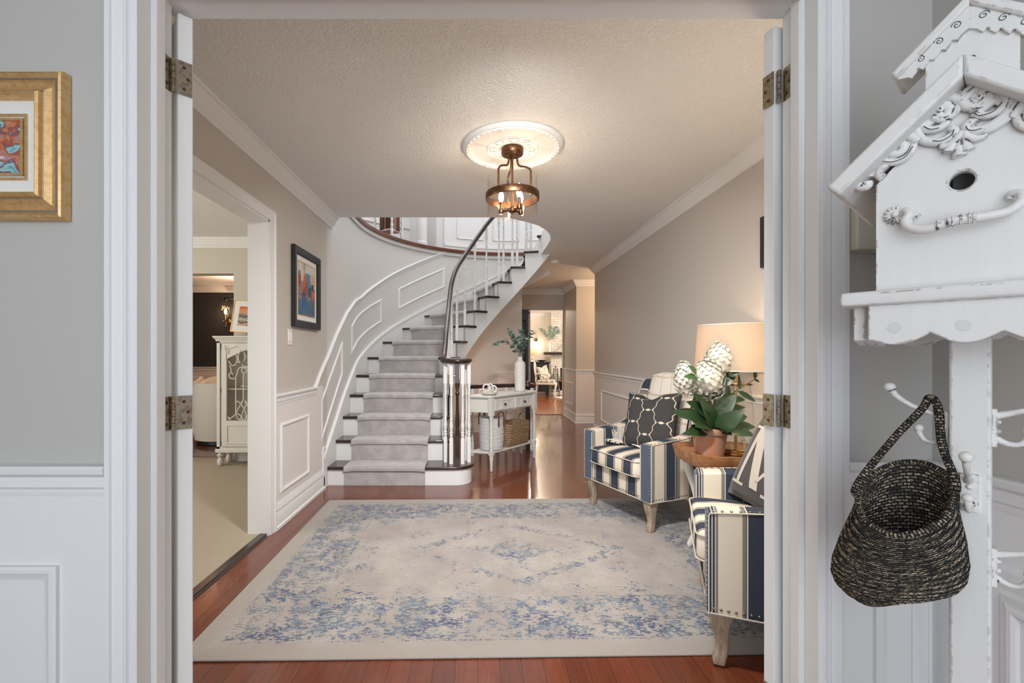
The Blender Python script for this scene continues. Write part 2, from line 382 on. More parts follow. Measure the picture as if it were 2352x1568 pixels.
# ------------------------------------------------------------------ mesh building
class MB:
    def __init__(s): s.v = []; s.f = []; s.uv = {}
    def add(s, vs, fs, uvs=None):
        o = len(s.v); s.v += [tuple(p) for p in vs]
        for i, f in enumerate(fs):
            if uvs: s.uv[len(s.f)] = [uvs[k] for k in f]
            s.f.append([k + o for k in f])
        return s
    def box(s, x0, x1, y0, y1, z0, z1, T=None):
        vs = [Vector((x, y, z)) for z in (z0, z1) for y in (y0, y1) for x in (x0, x1)]
        if T: vs = [T @ p for p in vs]
        return s.add(vs, [(0, 2, 3, 1), (4, 5, 7, 6), (0, 1, 5, 4), (2, 6, 7, 3), (0, 4, 6, 2), (1, 3, 7, 5)])
    def lathe(s, prof, seg=24, T=None, cap=True, sx=1, sy=1, fn=None):
        vs, fs, uvs = [], [], []
        L = 0; n = len(prof)
        for i, (r, z) in enumerate(prof):
            if i: L += math.hypot(r - prof[i - 1][0], z - prof[i - 1][1])
            for k in range(seg + 1):
                a = 2 * pi * k / seg
                rr = fn(a, i, r) if fn else r
                p = Vector((rr * math.cos(a) * sx, rr * math.sin(a) * sy, z)); vs.append(T @ p if T else p)
                uvs.append((a * max(r, .03), L))
        for i in range(n - 1):
            for k in range(seg):
                a = i * (seg + 1) + k; fs.append((a, a + 1, a + seg + 2, a + seg + 1))
        if cap:
            if prof[0][0] > 1e-4: fs.append(tuple(range(seg - 1, -1, -1)))
            if prof[-1][0] > 1e-4: fs.append(tuple((n - 1) * (seg + 1) + k for k in range(seg)))
        return s.add(vs, fs, uvs)
    def loft(s, rings, cap=True, closed=True, uvs=True):
        vs, fs, uv = [], [], []; n = len(rings[0]); L = 0
        for i, r in enumerate(rings):
            if i: L += (Vector(r[0]) - Vector(rings[i - 1][0])).length
            c = 0
            for k in range(n + (1 if closed else 0)):
                p = r[k % n]
                if k: c += (Vector(p) - Vector(r[k - 1])).length
                vs.append(p); uv.append((c, L))
        w = n + (1 if closed else 0)
        for i in range(len(rings) - 1):
            for k in range(w - 1):
                a = i * w + k; fs.append((a, a + 1, a + w + 1, a + w))
        if cap and closed:
            fs.append(tuple(range(n - 1, -1, -1))); b = (len(rings) - 1) * w; fs.append(tuple(b + k for k in range(n)))
        return s.add(vs, fs, uv if uvs else None)
    def tube(s, pts, r, seg=8, closed=False, cap=True, flat=None):
        pts = [Vector(p) for p in pts]; n = len(pts)
        rs = [r] * n if isinstance(r, (int, float)) else list(r)
        rings = []; prev = None
        for i, p in enumerate(pts):
            if closed: t = pts[(i + 1) % n] - pts[i - 1]
            else: t = pts[min(i + 1, n - 1)] - pts[max(i - 1, 0)]
            t = t.normalized() if t.length > 1e-9 else Vector((0, 0, 1))
            if prev is None:
                a = Vector((0, 0, 1)) if abs(t.z) < .9 else Vector((1, 0, 0))
                nrm = (a - t * a.dot(t)).normalized()
            else:
                nrm = prev - t * prev.dot(t); nrm = nrm.normalized() if nrm.length > 1e-6 else Vector((1, 0, 0))
            prev = nrm; b = t.cross(nrm); fx, fy = flat if flat else (1, 1)
            rings.append([p + nrm * (math.cos(2 * pi * k / seg) * rs[i] * fx) + b * (math.sin(2 * pi * k / seg) * rs[i] * fy) for k in range(seg)])
        if closed: rings.append(rings[0])
        return s.loft(rings, cap=cap and not closed)
    def prism(s, poly, h0, h1, T=None):
        n = len(poly); vs = [Vector((x, y, h)) for h in (h0, h1) for x, y in poly]
        if T: vs = [T @ p for p in vs]
        return s.add(vs, [tuple(range(n - 1, -1, -1)), tuple(range(n, 2 * n))] + [(k, (k + 1) % n, n + (k + 1) % n, n + k) for k in range(n)])
    def grid(s, rows, uv=None):
        m, n = len(rows), len(rows[0]); vs = [p for r in rows for p in r]
        uvs = [(uv(i, j) if uv else (j / (n - 1), i / (m - 1))) for i in range(m) for j in range(n)]
        return s.add(vs, [(i * n + j, i * n + j + 1, (i + 1) * n + j + 1, (i + 1) * n + j) for i in range(m - 1) for j in range(n - 1)], uvs)
    def ball(s, c, r, seg=12, rings=8, T=None):
        rx, ry, rz = (r, r, r) if isinstance(r, (int, float)) else r
        c = Vector(c); vs = [c + Vector((0, 0, -rz))]
        for i in range(1, rings):
            a = -pi / 2 + pi * i / rings
            for k in range(seg): vs.append(c + Vector((rx * math.cos(a) * math.cos(2 * pi * k / seg), ry * math.cos(a) * math.sin(2 * pi * k / seg), rz * math.sin(a))))
        vs.append(c + Vector((0, 0, rz))); fs = []
        for k in range(seg): fs.append((0, 1 + (k + 1) % seg, 1 + k))
        for i in range(rings - 2):
            for k in range(seg):
                a = 1 + i * seg; fs.append((a + k, a + (k + 1) % seg, a + seg + (k + 1) % seg, a + seg + k))
        b = 1 + (rings - 2) * seg; t = len(vs) - 1
        for k in range(seg): fs.append((b + k, b + (k + 1) % seg, t))
        if T: vs = [T @ p for p in vs]
        return s.add(vs, fs)
    def sweep(s, path, prof, closed=False):
        """moulding: prof is (out, up) pairs; out is to the LEFT of the path direction in plan; path points (x, y, z)"""
        P = [Vector(p) for p in path]; n = len(P); rings = []
        for i in range(n):
            d1 = (P[i] - P[i - 1]) if (i or closed) else (P[1] - P[0]); d2 = (P[(i + 1) % n] - P[i]) if (i < n - 1 or closed) else d1
            a = Vector((-d1.y, d1.x, 0)).normalized(); b = Vector((-d2.y, d2.x, 0)).normalized()
            m = (a + b).normalized(); k = 1 / max(.35, m.dot(a))
            rings.append([P[i] + m * (o * k) + Vector((0, 0, u)) for o, u in prof])
        if closed: rings.append(rings[0])
        return s.loft(rings, cap=not closed)
    def sweep3(s, path, normal, prof, closed=True):
        """flat picture-frame moulding: path is a loop in a plane with unit normal; prof (inward/outward offset in plane, height along normal)"""
        N = Vector(normal).normalized(); P = [Vector(p) for p in path]; n = len(P); rings = []
        for i in range(n):
            d1 = (P[i] - P[i - 1]).normalized(); d2 = (P[(i + 1) % n] - P[i]).normalized()
            a = N.cross(d1); b = N.cross(d2); m = (a + b).normalized(); k = 1 / max(.3, m.dot(a))
            rings.append([P[i] + m * (o * k) + N * h for o, h in prof])
        rings.append(rings[0])
        return s.loft(rings, cap=False)
    def build(s, name, mat, parent=None, smooth=40, bevel=None, sub=0, solid=None, loc=None, seg=2):
        me = bpy.data.meshes.new(name); me.from_pydata([tuple(p) for p in s.v], [], s.f)
        if s.uv:
            ul = me.uv_layers.new(name='UVMap')
            for p in me.polygons:
                u = s.uv.get(p.index)
                if u:
                    for li, q in zip(p.loop_indices, u): ul.data[li].uv = q
        me.validate()
        import bmesh
        bm = bmesh.new(); bm.from_mesh(me); bmesh.ops.remove_doubles(bm, verts=bm.verts, dist=1e-5)
        bmesh.ops.recalc_face_normals(bm, faces=bm.faces); bm.to_mesh(me); bm.free()
        if smooth is not None:
            for p in me.polygons: p.use_smooth = True
            me.set_sharp_from_angle(angle=math.radians(smooth))
        if mat: me.materials.append(M[mat] if isinstance(mat, str) else mat)
        o = bpy.data.objects.new(name, me); COL.objects.link(o)
        if parent: o.parent = parent
        if loc: o.location = loc
        if solid:
            q = o.modifiers.new('thick', 'SOLIDIFY'); q.thickness = solid; q.offset = 0
        if bevel:
            q = o.modifiers.new('bev', 'BEVEL'); q.width = bevel; q.segments = seg; q.limit_method = 'ANGLE'; q.angle_limit = math.radians(35)
        if sub:
            q = o.modifiers.new('sub', 'SUBSURF'); q.levels = sub; q.render_levels = sub
        return o

def tag(o, label, cat, group=None):
    o['label'] = label; o['category'] = cat
    if group: o['group'] = group
    return o
def thing(name, label, cat, loc=(0, 0, 0), rz=0, group=None):
    o = bpy.data.objects.new(name, None); COL.objects.link(o); o.location = loc; o.rotation_euler = (0, 0, rz)
    o.empty_display_size = .05
    return tag(o, label, cat, group)
def struct(o):
    o['kind'] = 'structure'; return o
def copy_tree(o, parent=None):
    c = o.copy(); COL.objects.link(c)
    if parent: c.parent = parent
    for ch in list(o.children):
        k = copy_tree(ch, c); k.matrix_parent_inverse = ch.matrix_parent_inverse
    return c
def setp(o, **k):
    for a, v in k.items(): o[a] = v
    return o
def lerp(a, b, t): return a + (b - a) * t
def interp(tab, x):
    for (x0, y0), (x1, y1) in zip(tab, tab[1:]):
        if x <= x1: return lerp(y0, y1, (x - x0) / (x1 - x0))
    return y1
def crom(pts, n=8):
    P = [Vector(p) for p in pts]; P = [P[0] * 2 - P[1]] + P + [P[-1] * 2 - P[-2]]; out = []
    for i in range(1, len(P) - 2):
        a, b, c, d = P[i - 1:i + 3]
        for k in range(n):
            t = k / n
            out.append(.5 * ((2 * b) + (c - a) * t + (2 * a - 5 * b + 4 * c - d) * t * t + (3 * b - a - 3 * c + d) * t ** 3))
    out.append(P[-2]); return out
def rrect(w, h, r, n=5):
    pts = []
    for cx, cy, a0 in ((w / 2 - r, h / 2 - r, 0), (-w / 2 + r, h / 2 - r, 90), (-w / 2 + r, -h / 2 + r, 180), (w / 2 - r, -h / 2 + r, 270)):
        for k in range(n + 1):
            a = math.radians(a0 + 90 * k / n); pts.append((cx + r * math.cos(a), cy + r * math.sin(a)))
    return pts
def frame_T(o, xa, ya):
    xa = Vector(xa).normalized(); ya = Vector(ya).normalized(); za = xa.cross(ya)
    m = Matrix((xa, ya, za)).transposed().to_4x4(); m.translation = Vector(o); return m
def leaf(mb, base, d, length, width, up=Vector((0, 0, 1)), bend=.25, n=4, fold=.15):
    d = Vector(d).normalized(); side = d.cross(up)
    if side.length < 1e-3: side = Vector((1, 0, 0))
    side.normalize(); nrm = side.cross(d).normalized(); rows = []
    for i in range(n + 1):
        t = i / n; w = width * math.sin(pi * (t ** .75)) ** .8 if 0 < t < 1 else .0006
        c = Vector(base) + d * (length * t) - nrm * (bend * length * t * t)
        rows.append([c - side * w * .5 + nrm * (fold * w), c, c + side * w * .5 + nrm * (fold * w)])
    mb.grid(rows)
def spiral(c, r0, r1, a0, turns, n=26, sx=1):
    """flat spiral points in the local x-z plane"""
    return [(c[0] + sx * lerp(r0, r1, k / n) * math.cos(a0 + turns * 2 * pi * k / n), c[1] + lerp(r0, r1, k / n) * math.sin(a0 + turns * 2 * pi * k / n)) for k in range(n + 1)]
# ------------------------------------------------------------------ the setting
ZC = 2.45; ZU = 2.71; ZR = .90
XL, XR = -1.358, 1.71
CROWN = [(0, -.105), (.010, -.105), (.013, -.088), (.030, -.072), (.048, -.036), (.058, -.020), (.066, -.018), (.068, 0), (0, 0)]
BASE = [(0, 0), (.028, 0), (.028, .018), (.018, .026), (.018, .105), (.013, .115), (.019, .124), (.019, .140), (.010, .160), (.006, .178), (0, .180)]
RAIL = [(0, -.070), (.006, -.070), (.009, -.060), (.009, -.052), (.014, -.046), (.014, -.022), (.026, -.012), (.029, 0), (.024, .006), (0, .006)]
PANEL = [(0, 0), (0, .006), (.008, .012), (.018, .013), (.022, .006), (.028, .004), (.028, 0)]
def wall(name, *a, mat='wall'):
    return struct(MB().box(*a).build(name, mat, smooth=None))
def trim_sweep(name, path, prof, mat='trim', closed=False):
    return struct(MB().sweep(path, prof, closed).build(name, mat, smooth=30))
TN = [0]
def trim(path, prof, mat='trim'):
    TN[0] += 1; return trim_sweep('trim_%d' % TN[0], path, prof, mat)
def panel(pts, normal, mat='trim', prof=PANEL):
    TN[0] += 1; return struct(MB().sweep3(pts, normal, prof).build('trim_%d' % TN[0], mat, smooth=30))

# floors
struct(MB().box(-1.93, 1.30, -1.9, 1.2, -.06, 0).box(XL, 3.4, 1.2, 8.93, -.06, 0).build('floor', 'floor', smooth=None))
struct(MB().box(-6.0, XL - .04, -.2, 5.16, -.06, .012).build('floor_living', 'carpet', smooth=None))
struct(MB().box(-6.5, -1.5, 5.16, 8.7, -.06, 0).build('floor_dining', 'floor', smooth=None))
struct(MB().box(-1.5, 5.0, 8.96, 15, -.06, 0).build('floor_family', 'floor_lit', smooth=None))
struct(MB().box(.68, XR + .1, 8.90, 8.99, 0, .008).build('threshold_hall', 'redwood', smooth=None, bevel=.003))
struct(MB().box(XL - .055, XL - .005, 1.45, 2.956, 0, .016).build('threshold_living', 'espresso', smooth=None, bevel=.006))
struct(MB().box(-4.6, -2.68, 5.12, 5.20, 0, .018).build('threshold_dining', 'redwood', smooth=None, bevel=.005))

# ceilings
hole = [(.27, 4.235), (.36, 4.30), (.455, 4.37), (.60, 4.50), (.70, 4.66), (.77, 4.84), (.81, 5.05), (.815, 5.3), (.81, 5.70), (.81, 6.9)]
outl = [(-1.478, 1.20), (3.4, 1.20), (3.4, 8.95), (.56, 8.95), (.56, 7.0)] + hole[::-1] + [(-1.478, 4.235)]
struct(MB().prism(outl, ZC, ZU).build('ceiling', 'ceiling', smooth=None))
struct(MB().box(-2.0, 1.30, -1.9, 1.2, ZC, ZC + .1).build('ceiling_entry', 'ceiling', smooth=None))
struct(MB().box(-6.5, -1.478, -.3, 8.8, ZC, ZC + .1).build('ceiling_living', 'ceiling', smooth=None))
struct(MB().box(-1.5, 5.0, 8.95, 15, ZC, ZC + .1).build('ceiling_family', 'ceiling', smooth=None))

# entry vestibule: wall with the double doorway, side walls, glazed entry behind the camera
JL, JR, YB = -.813, .842, 1.21
wall('wall_front_left', -1.93, JL - .02, 1.10, 1.21, 0, ZC, mat='wall_entry')
wall('wall_front_right', JR + .02, 3.4, 1.14, 1.255, 0, ZC, mat='wall_entry')
wall('wall_front_header', JL - .02, JR + .02, 1.12, 1.21, 2.11, ZC, mat='wall_entry')
wall('wall_entry_left', -1.99, -1.93, -1.9, 1.21, 0, ZC, mat='wall_entry')
wall('wall_entry_right', 1.139, 1.25, -1.9, 1.14, 0, ZC, mat='wall_entry')
mb = MB().box(-2.0, -1.55, -1.96, -1.86, 0, ZC).box(.85, 1.25, -1.96, -1.86, 0, ZC).box(-1.55, .85, -1.96, -1.86, 2.42, ZC).box(-1.55, .85, -1.96, -1.86, 0, .12)
struct(mb.build('wall_entry_back', 'wall_entry', smooth=None))
mb = MB()
for x in (-1.55, -.98, -.36, .24, .80): mb.box(x, x + .05, -1.94, -1.88, .12, 2.42)
for z in (.12, .86, 2.05, 2.37): mb.box(-1.55, .85, -1.935, -1.885, z, z + .05)
struct(mb.build('window_entry', 'white', smooth=None))
# white wainscot below the entry rail
wall('wainscot_entry_left', -1.93, -.883, 1.094, 1.10, 0, ZR, mat='white')
wall('wainscot_entry_right', .912, 1.139, 1.134, 1.14, 0, ZR, mat='white')
wall('wainscot_entry_side', 1.133, 1.139, -1.8, 1.14, 0, ZR, mat='white')
trim([(-.884, 1.10, ZR), (-1.93, 1.10, ZR)], RAIL)
trim([(1.139, -1.8, ZR), (1.139, 1.14, ZR), (.912, 1.14, ZR)], RAIL)
trim([(1.139, -1.8, .70), (1.139, 1.12, .70)], [(0, -.03), (.008, -.03), (.014, -.01), (.014, .01), (.006, .022), (0, .022)])
RP = [(0, 0), (0, .010), (.006, .014), (.014, .014), (.026, .006), (.034, .003), (.034, 0)]
panel([(-1.005, 1.094, .20), (-1.005, 1.094, .665), (-1.85, 1.094, .665), (-1.85, 1.094, .20)], (0, -1, 0), prof=RP)
panel([(1.115, 1.134, .20), (1.115, 1.134, .665), (.985, 1.134, .665), (.985, 1.134, .20)], (0, -1, 0), prof=RP)
panel([(1.133, .95, .20), (1.133, .25, .20), (1.133, .25, .62), (1.133, .95, .62)][::-1], (-1, 0, 0), prof=RP)

# door casing, jamb and stop (each side its own length of trim)
CAS = [(0, 0), (0, .024), (.013, .024), (.016, .019), (.040, .013), (.046, .017), (.052, .017), (.055, .012), (.064, .011), (.067, .016), (.074, .015), (.078, .010), (.078, 0)]
def casing(name, x_out, sgn, y0):
    poly = [(x_out + sgn * a * .885, y0 - b) for a, b in CAS]
    return struct(MB().prism(poly, 0, 2.16).build(name, 'white', smooth=30))
casing('casing_left', -.8835, 1, 1.10); casing('casing_right', .9125, -1, 1.14)
def jamb(name, x, sg, y0, y1):
    mb = MB().box(min(x, x - sg * .02), max(x, x - sg * .02), y0, y1, 0, 2.11)
    ys = y0 + .045
    poly = [(x, ys), (x + sg * .004, ys), (x + sg * .011, ys + .007), (x + sg * .012, ys + .012), (x + sg * .012, ys + .038), (x, ys + .040)]
    mb.prism(poly, 0, 2.11)
    return struct(mb.build(name, 'white', smooth=30, bevel=.0015))
jamb('jamb_left', JL, 1, 1.085, YB); jamb('jamb_right', JR, -1, 1.125, 1.257)
struct(MB().box(JL - .02, JR + .02, 1.09, 1.257, 2.097, 2.117).box(JL, JR, 1.135, 1.175, 2.085, 2.098).build('jamb_head', 'white', smooth=None, bevel=.002))

# doors folded back into the hall, with their hinges
def door(name, o, L, E, label, jx, sg):
    L = (L[0], L[1], 0); E = (E[0], E[1], 0)
    T = frame_T((o[0], o[1], 0), L, (-E[0], -E[1], 0))
    if T.to_3x3().determinant() < 0 or (T @ Vector((0, 0, 1))).z < 0:
        T = frame_T((o[0], o[1], 0), L, E); ys = (0, .035)
    else: ys = (-.035, 0)
    root = struct(MB().box(0, .745, *ys, .012, 2.083, T).build(name, 'white', smooth=None, bevel=.003))
    for side, yy in ((1, ys[1]), (-1, ys[0])):
        mb = MB()
        for z0, z1 in ((.2, .95), (1.1, 1.93)):
            loop = [T @ Vector(p) for p in ((.11, yy, z0), (.635, yy, z0), (.635, yy, z1), (.11, yy, z1))]
            N = T.to_3x3() @ Vector((0, side, 0))
            if side < 0: pass
            else: loop = loop[::-1]
            mb.sweep3(loop, N, PANEL)
        mb.build('door_panel', 'white', root, smooth=30)
    O = Vector((o[0], o[1], 0)); Ev = Vector((E[0], E[1], 0)); Lv = Vector((L[0], L[1], 0))
    for z in (1.865, .972, .16):
        pin = O - Lv * .004 - Ev * .004
        mb = MB()
        # leaf on the door edge, leaf on the jamb, five knuckles
        def plate(p, d, nrm, w):
            p = Vector(p); d = Vector(d).normalized(); nrm = Vector(nrm).normalized() * .002
            vs = []
            for q in (p, p + d * w):
                for n_ in (Vector((0, 0, 0)), nrm):
                    for zz in (z, z + .089): vs.append(q + n_ + Vector((0, 0, zz)))
            mb.add(vs, [(0, 1, 3, 2), (4, 6, 7, 5), (0, 4, 5, 1), (2, 3, 7, 6), (0, 2, 6, 4), (1, 5, 7, 3)])
        plate(pin, Ev, -Lv, .0355)
        jl = Vector((jx, o[1] - .012, 0))
        plate(jl, Vector((0, -1, 0)), Vector((sg, 0, 0)), .032)
        for k in range(5):
            r = .0058 if k % 2 == 0 else .0054
            c = (pin + Vector((jx, o[1] - .012, 0))) / 2
            mb.lathe([(r - .0008, z + k * .0178 + .0004), (r, z + k * .0178 + .0014), (r, z + k * .0178 + .0164), (r - .0008, z + k * .0178 + .0174)], 12, Matrix.Translation(c))
        h = mb.build('hinge', 'hinge', root, smooth=30)
        for dz, w in ((.016, .017), (.0445, .026), (.073, .017)):
            T2 = Matrix.Translation(pin + Ev * w - Lv * .0022 + Vector((0, 0, z + dz))) @ (-Lv).to_track_quat('Z', 'Y').to_matrix().to_4x4()
            MB().lathe([(.0044, 0), (.004, .0012), (.0018, .0004), (0, .0004)], 10, T2).build('screw', 'bronze', h)
            T2 = Matrix.Translation(jl + Vector((sg * .0022, -w + .004, z + dz))) @ Vector((sg, 0, 0)).to_track_quat('Z', 'Y').to_matrix().to_4x4()
            MB().lathe([(.0044, 0), (.004, .0012), (.0018, .0004), (0, .0004)], 10, T2).build('screw', 'bronze', h)
    return root
door('door_1', (-.798, 1.212), (-.707, .707), (.707, .707), '', JL, 1)
door('door_2', (.822, 1.262), (.978, .208), (-.208, .978), '', JR, -1)

# hall left wall with the cased opening to the living room
XO = XL - .12
mb = MB().box(XO, XL, 1.21, 1.45, 0, ZC).box(XO, XL, 1.45, 2.956, 2.045, ZC).box(XO, XL, 2.956, 4.10, 0, ZC)
struct(mb.build('wall_left', 'wall', smooth=None))
wall('wainscot_left', XL, XL + .005, 3.03, 3.99, 0, ZR, mat='wains')
mb = MB().box(XO - .01, XL + .004, 2.944, 2.957, 0, 2.045).box(XO - .01, XL + .004, 1.449, 1.462, 0, 2.045).box(XO - .01, XL + .004, 1.449, 2.957, 2.033, 2.046)
struct(mb.build('jamb_living', 'white', smooth=None))
C3 = [(0, 0), (0, .012), (.012, .014), (.045, .018), (.052, .024), (.064, .024), (.066, 0)]
def casing_loop(x, sg):
    pts = [(x, 1.449, 0), (x, 1.449, 2.046), (x, 2.957, 2.046), (x, 2.957, 0)]
    mb = MB(); rings = []
    for (px, py, pz), (oy, oz) in zip(pts, ((-1, 0), (-1, 1), (1, 1), (1, 0))):
        rings.append([(px + sg * h, py + oy * o, pz + oz * o) for o, h in C3])
    return mb.loft(rings)
struct(casing_loop(XL, 1).build('casing_living_hall', 'trim', smooth=30))
struct(casing_loop(XO, -1).build('casing_living_inside', 'trim', smooth=30))
trim([(XL, 3.80, ZR), (XL, 3.023, ZR)], RAIL, 'trim')
struct(MB().sweep([(XL, 3.99, 0), (XL, 3.023, 0)], BASE).build('baseboard_left', 'trim', smooth=30))
struct(MB().sweep([(XL, 1.383, 0), (XL, 1.21, 0)], BASE).build('baseboard_left_near', 'trim', smooth=30))
panel([(XL + .005, 3.64, .225), (XL + .005, 3.64, .70), (XL + .005, 3.115, .70), (XL + .005, 3.115, .225)], (1, 0, 0))
trim([(XL, 4.235, ZC), (XL, 1.21, ZC), ], CROWN)
trim([(XL, 1.255, ZC), (XR, 1.255, ZC)][::-1], [(-o, u) for o, u in CROWN][::-1])

# hall right wall, outside corner, side passage and end wall
wall('wall_right', XR, XR + .12, 1.21, 6.64, 0, ZC)
wall('wainscot_right', XR - .005, XR, 1.26, 6.64, 0, ZR + .02, mat='wains')
wall('wall_passage_near', XR + .12, 3.4, 6.52, 6.64, 0, ZC)
wall('wall_passage_far', XR - .02, 3.4, 7.79, 7.91, 0, ZC)
wall('wall_passage_end', 3.3, 3.4, 6.52, 7.91, 0, ZC)
wall('wall_hall_end_right', XR - .02, XR + .10, 7.91, 8.90, 0, ZC)
wall('wainscot_passage', XR - .02, 3.3, 7.784, 7.79, 0, ZR + .01, mat='wains')
wall('wainscot_hall_end', XR - .026, XR - .02, 7.784, 8.90, 0, ZR + .01, mat='wains')
trim([(XR, 1.26, ZR + .02), (XR, 6.64, ZR + .02), (XR + .3, 6.64, ZR + .02)], RAIL)
trim([(3.3, 7.79, ZR + .01), (XR - .02, 7.79, ZR + .01), (XR - .02, 8.90, ZR + .01)], [(o, u) for o, u in RAIL])
struct(MB().sweep([(XR, 1.26, 0), (XR, 6.64, 0), (XR + .3, 6.64, 0)], BASE).build('baseboard_right', 'trim', smooth=30))
struct(MB().sweep([(3.3, 7.79, 0), (XR - .02, 7.79, 0), (XR - .02, 8.90, 0)], BASE).build('baseboard_passage', 'trim', smooth=30))
trim([(XR, 1.255, ZC), (XR, 6.64, ZC), (3.3, 6.64, ZC)], CROWN)
trim([(3.3, 7.79, ZC), (XR - .02, 7.79, ZC), (XR - .02, 8.88, ZC), (.56, 8.88, ZC)], CROWN)
xr = XR - .005
for y0, y1 in ((4.78, 6.26), (2.86, 4.55), (1.45, 2.70)):
    panel([(xr, y0, .26), (xr, y0, .69), (xr, y1, .69), (xr, y1, .26)], (-1, 0, 0))
panel([(XR - .026, 8.05, .27), (XR - .026, 8.05, .68), (XR - .026, 8.70, .68), (XR - .026, 8.70, .27)], (-1, 0, 0))
panel([(XR + .30, 7.784, .27), (XR + .30, 7.784, .68), (XR + 1.1, 7.784, .68), (XR + 1.1, 7.784, .27)][::-1], (0, -1, 0))
mb = MB().box(.3, XR + .1, 8.88, 8.97, 2.05, ZC).box(-.6, .86, 8.88, 8.97, 0, ZC).box(1.665, XR + .1, 8.88, 8.97, 0, 2.05)
struct(mb.build('wall_hall_end', 'wall', smooth=None))
wall('wall_hall_left', .60, .66, 7.0, 8.88, 0, ZC)
# dark door at the end of the hall, pushed along the opening
d3 = struct(MB().box(.62, .985, 8.80, 8.845, .01, 2.045).build('door_3', 'black', smooth=None, bevel=.004))
mb = MB()
for z0, z1 in ((.2, .9), (1.05, 1.85)):
    mb.sweep3([(.68, 8.80, z0), (.68, 8.80, z1), (.93, 8.80, z1), (.93, 8.80, z0)][::-1], (0, -1, 0), PANEL)
mb.build('door_panel', 'black', d3)
MB().ball((1.0, 8.82, 1.985), .014).box(.98, 1.0, 8.815, 8.83, 1.98, 1.99).build('door_hook', 'blackwood', d3)

# living room and dining room
mb = MB().box(-2.68, XO, 5.0, 5.16, 0, ZC).box(-4.6, -2.68, 5.0, 5.16, 2.065, ZC).box(-6.0, -4.6, 5.0, 5.16, 0, ZC)
struct(mb.build('wall_living_back', 'wall_living', smooth=None))
mb = MB().box(-5.6, -5.48, -.2, .8, 0, ZC).box(-5.6, -5.48, 4.0, 5.0, 0, ZC).box(-5.6, -5.48, .8, 4.0, 0, .6).box(-5.6, -5.48, .8, 4.0, 2.4, ZC)
struct(mb.build('wall_living_window', 'wall_living', smooth=None))
wall('wall_living_front', -5.6, XO, -.2, -.1, 0, ZC, mat='wall_living')
trim([(XO, 5.0, ZC), (-5.48, 5.0, ZC)], CROWN)
trim([(XO, 1.2, ZC), (XO, 5.0, ZC)], CROWN)
trim([(-1.6, 8.56, ZC), (-6.4, 8.56, ZC)], CROWN)
struct(MB().sweep([(XO, 5.0, 0.01), (-2.68, 5.0, 0.01)], BASE).build('baseboard_living', 'trim', smooth=30))
wall('wall_dining_back', -6.5, -1.5, 8.56, 8.7, 0, ZC, mat='wall_dark')
wall('wall_dining_left', -6.5, -6.4, 5.16, 8.6, 0, ZC, mat='wall_dark')
wall('wall_dining_right', -1.62, -1.5, 5.16, 8.6, 0, ZC, mat='wall_dark')
wall('wainscot_dining', -6.4, -1.62, 8.55, 8.56, 0, .93, mat='wains')
trim([(-1.62, 8.55, .94), (-6.4, 8.55, .94)], RAIL)

# family room beyond the hall
wall('wall_family_back', -1.5, 5.0, 14.0, 14.1, 0, ZC, mat='wall_cream')
wall('wall_family_left', .96, 1.04, 8.97, 11.0, 0, ZC, mat='wall_cream')
wall('wall_family_far_left', -1.5, -1.4, 8.97, 14.0, 0, ZC, mat='wall_cream')
wall('wall_family_right', 4.9, 5.0, 8.97, 14.0, 0, ZC, mat='wall_cream')
trim([(4.9, 14.0, ZC), (-1.4, 14.0, ZC)], CROWN)
trim([(4.9, 14.0, 1.02), (-1.4, 14.0, 1.02)], [(0, -.02), (.01, -.02), (.01, .0), (0, .0)], 'wall_cream')
# ------------------------------------------------------------------ curved stair
CX, CY, RI, RO = .5, 5.1, .80, 1.86
NT = [-1.04, -.80, -.57, -.33, -.08, 10, 22, 34.5, 47, 59.5, 72, 84.5, 97, 109.5]   # nosings: metres before the turn, then degrees
H = [.17 + .195 * k for k in range(14)]
def SP(t, r, z=0.0):
    if t < 0: return Vector((CX - r, CY + t, z))
    a = math.radians(t); return Vector((CX - r * math.cos(a), CY + r * math.sin(a), z))
MPD = math.radians(1) * 1.33                      # metres of mid walking line per degree
def adv(t, d):
    """move d metres along the walking line"""
    s = (t if t < 0 else t * MPD) + d
    return s if s < 0 else s / MPD
def tt(a, b, n=8):
    """samples from a to b; always has the start of the turn when it lies between"""
    sa, sb = (a if a < 0 else a * MPD), (b if b < 0 else b * MPD)
    ss = [lerp(sa, sb, k / n) for k in range(n + 1)]
    if sa < 0 < sb: ss.append(0.0); ss.sort()
    return [s if s < 0 else s / MPD for s in ss]
NOSE = [(-1.30, .0)] + list(zip(NT, H)) + [(140, H[13] + .195 * 30.5 / 12.5)]
NS = [((t if t < 0 else t * MPD), z) for t, z in NOSE]
def noseh(t): return interp(NS, t if t < 0 else t * MPD)

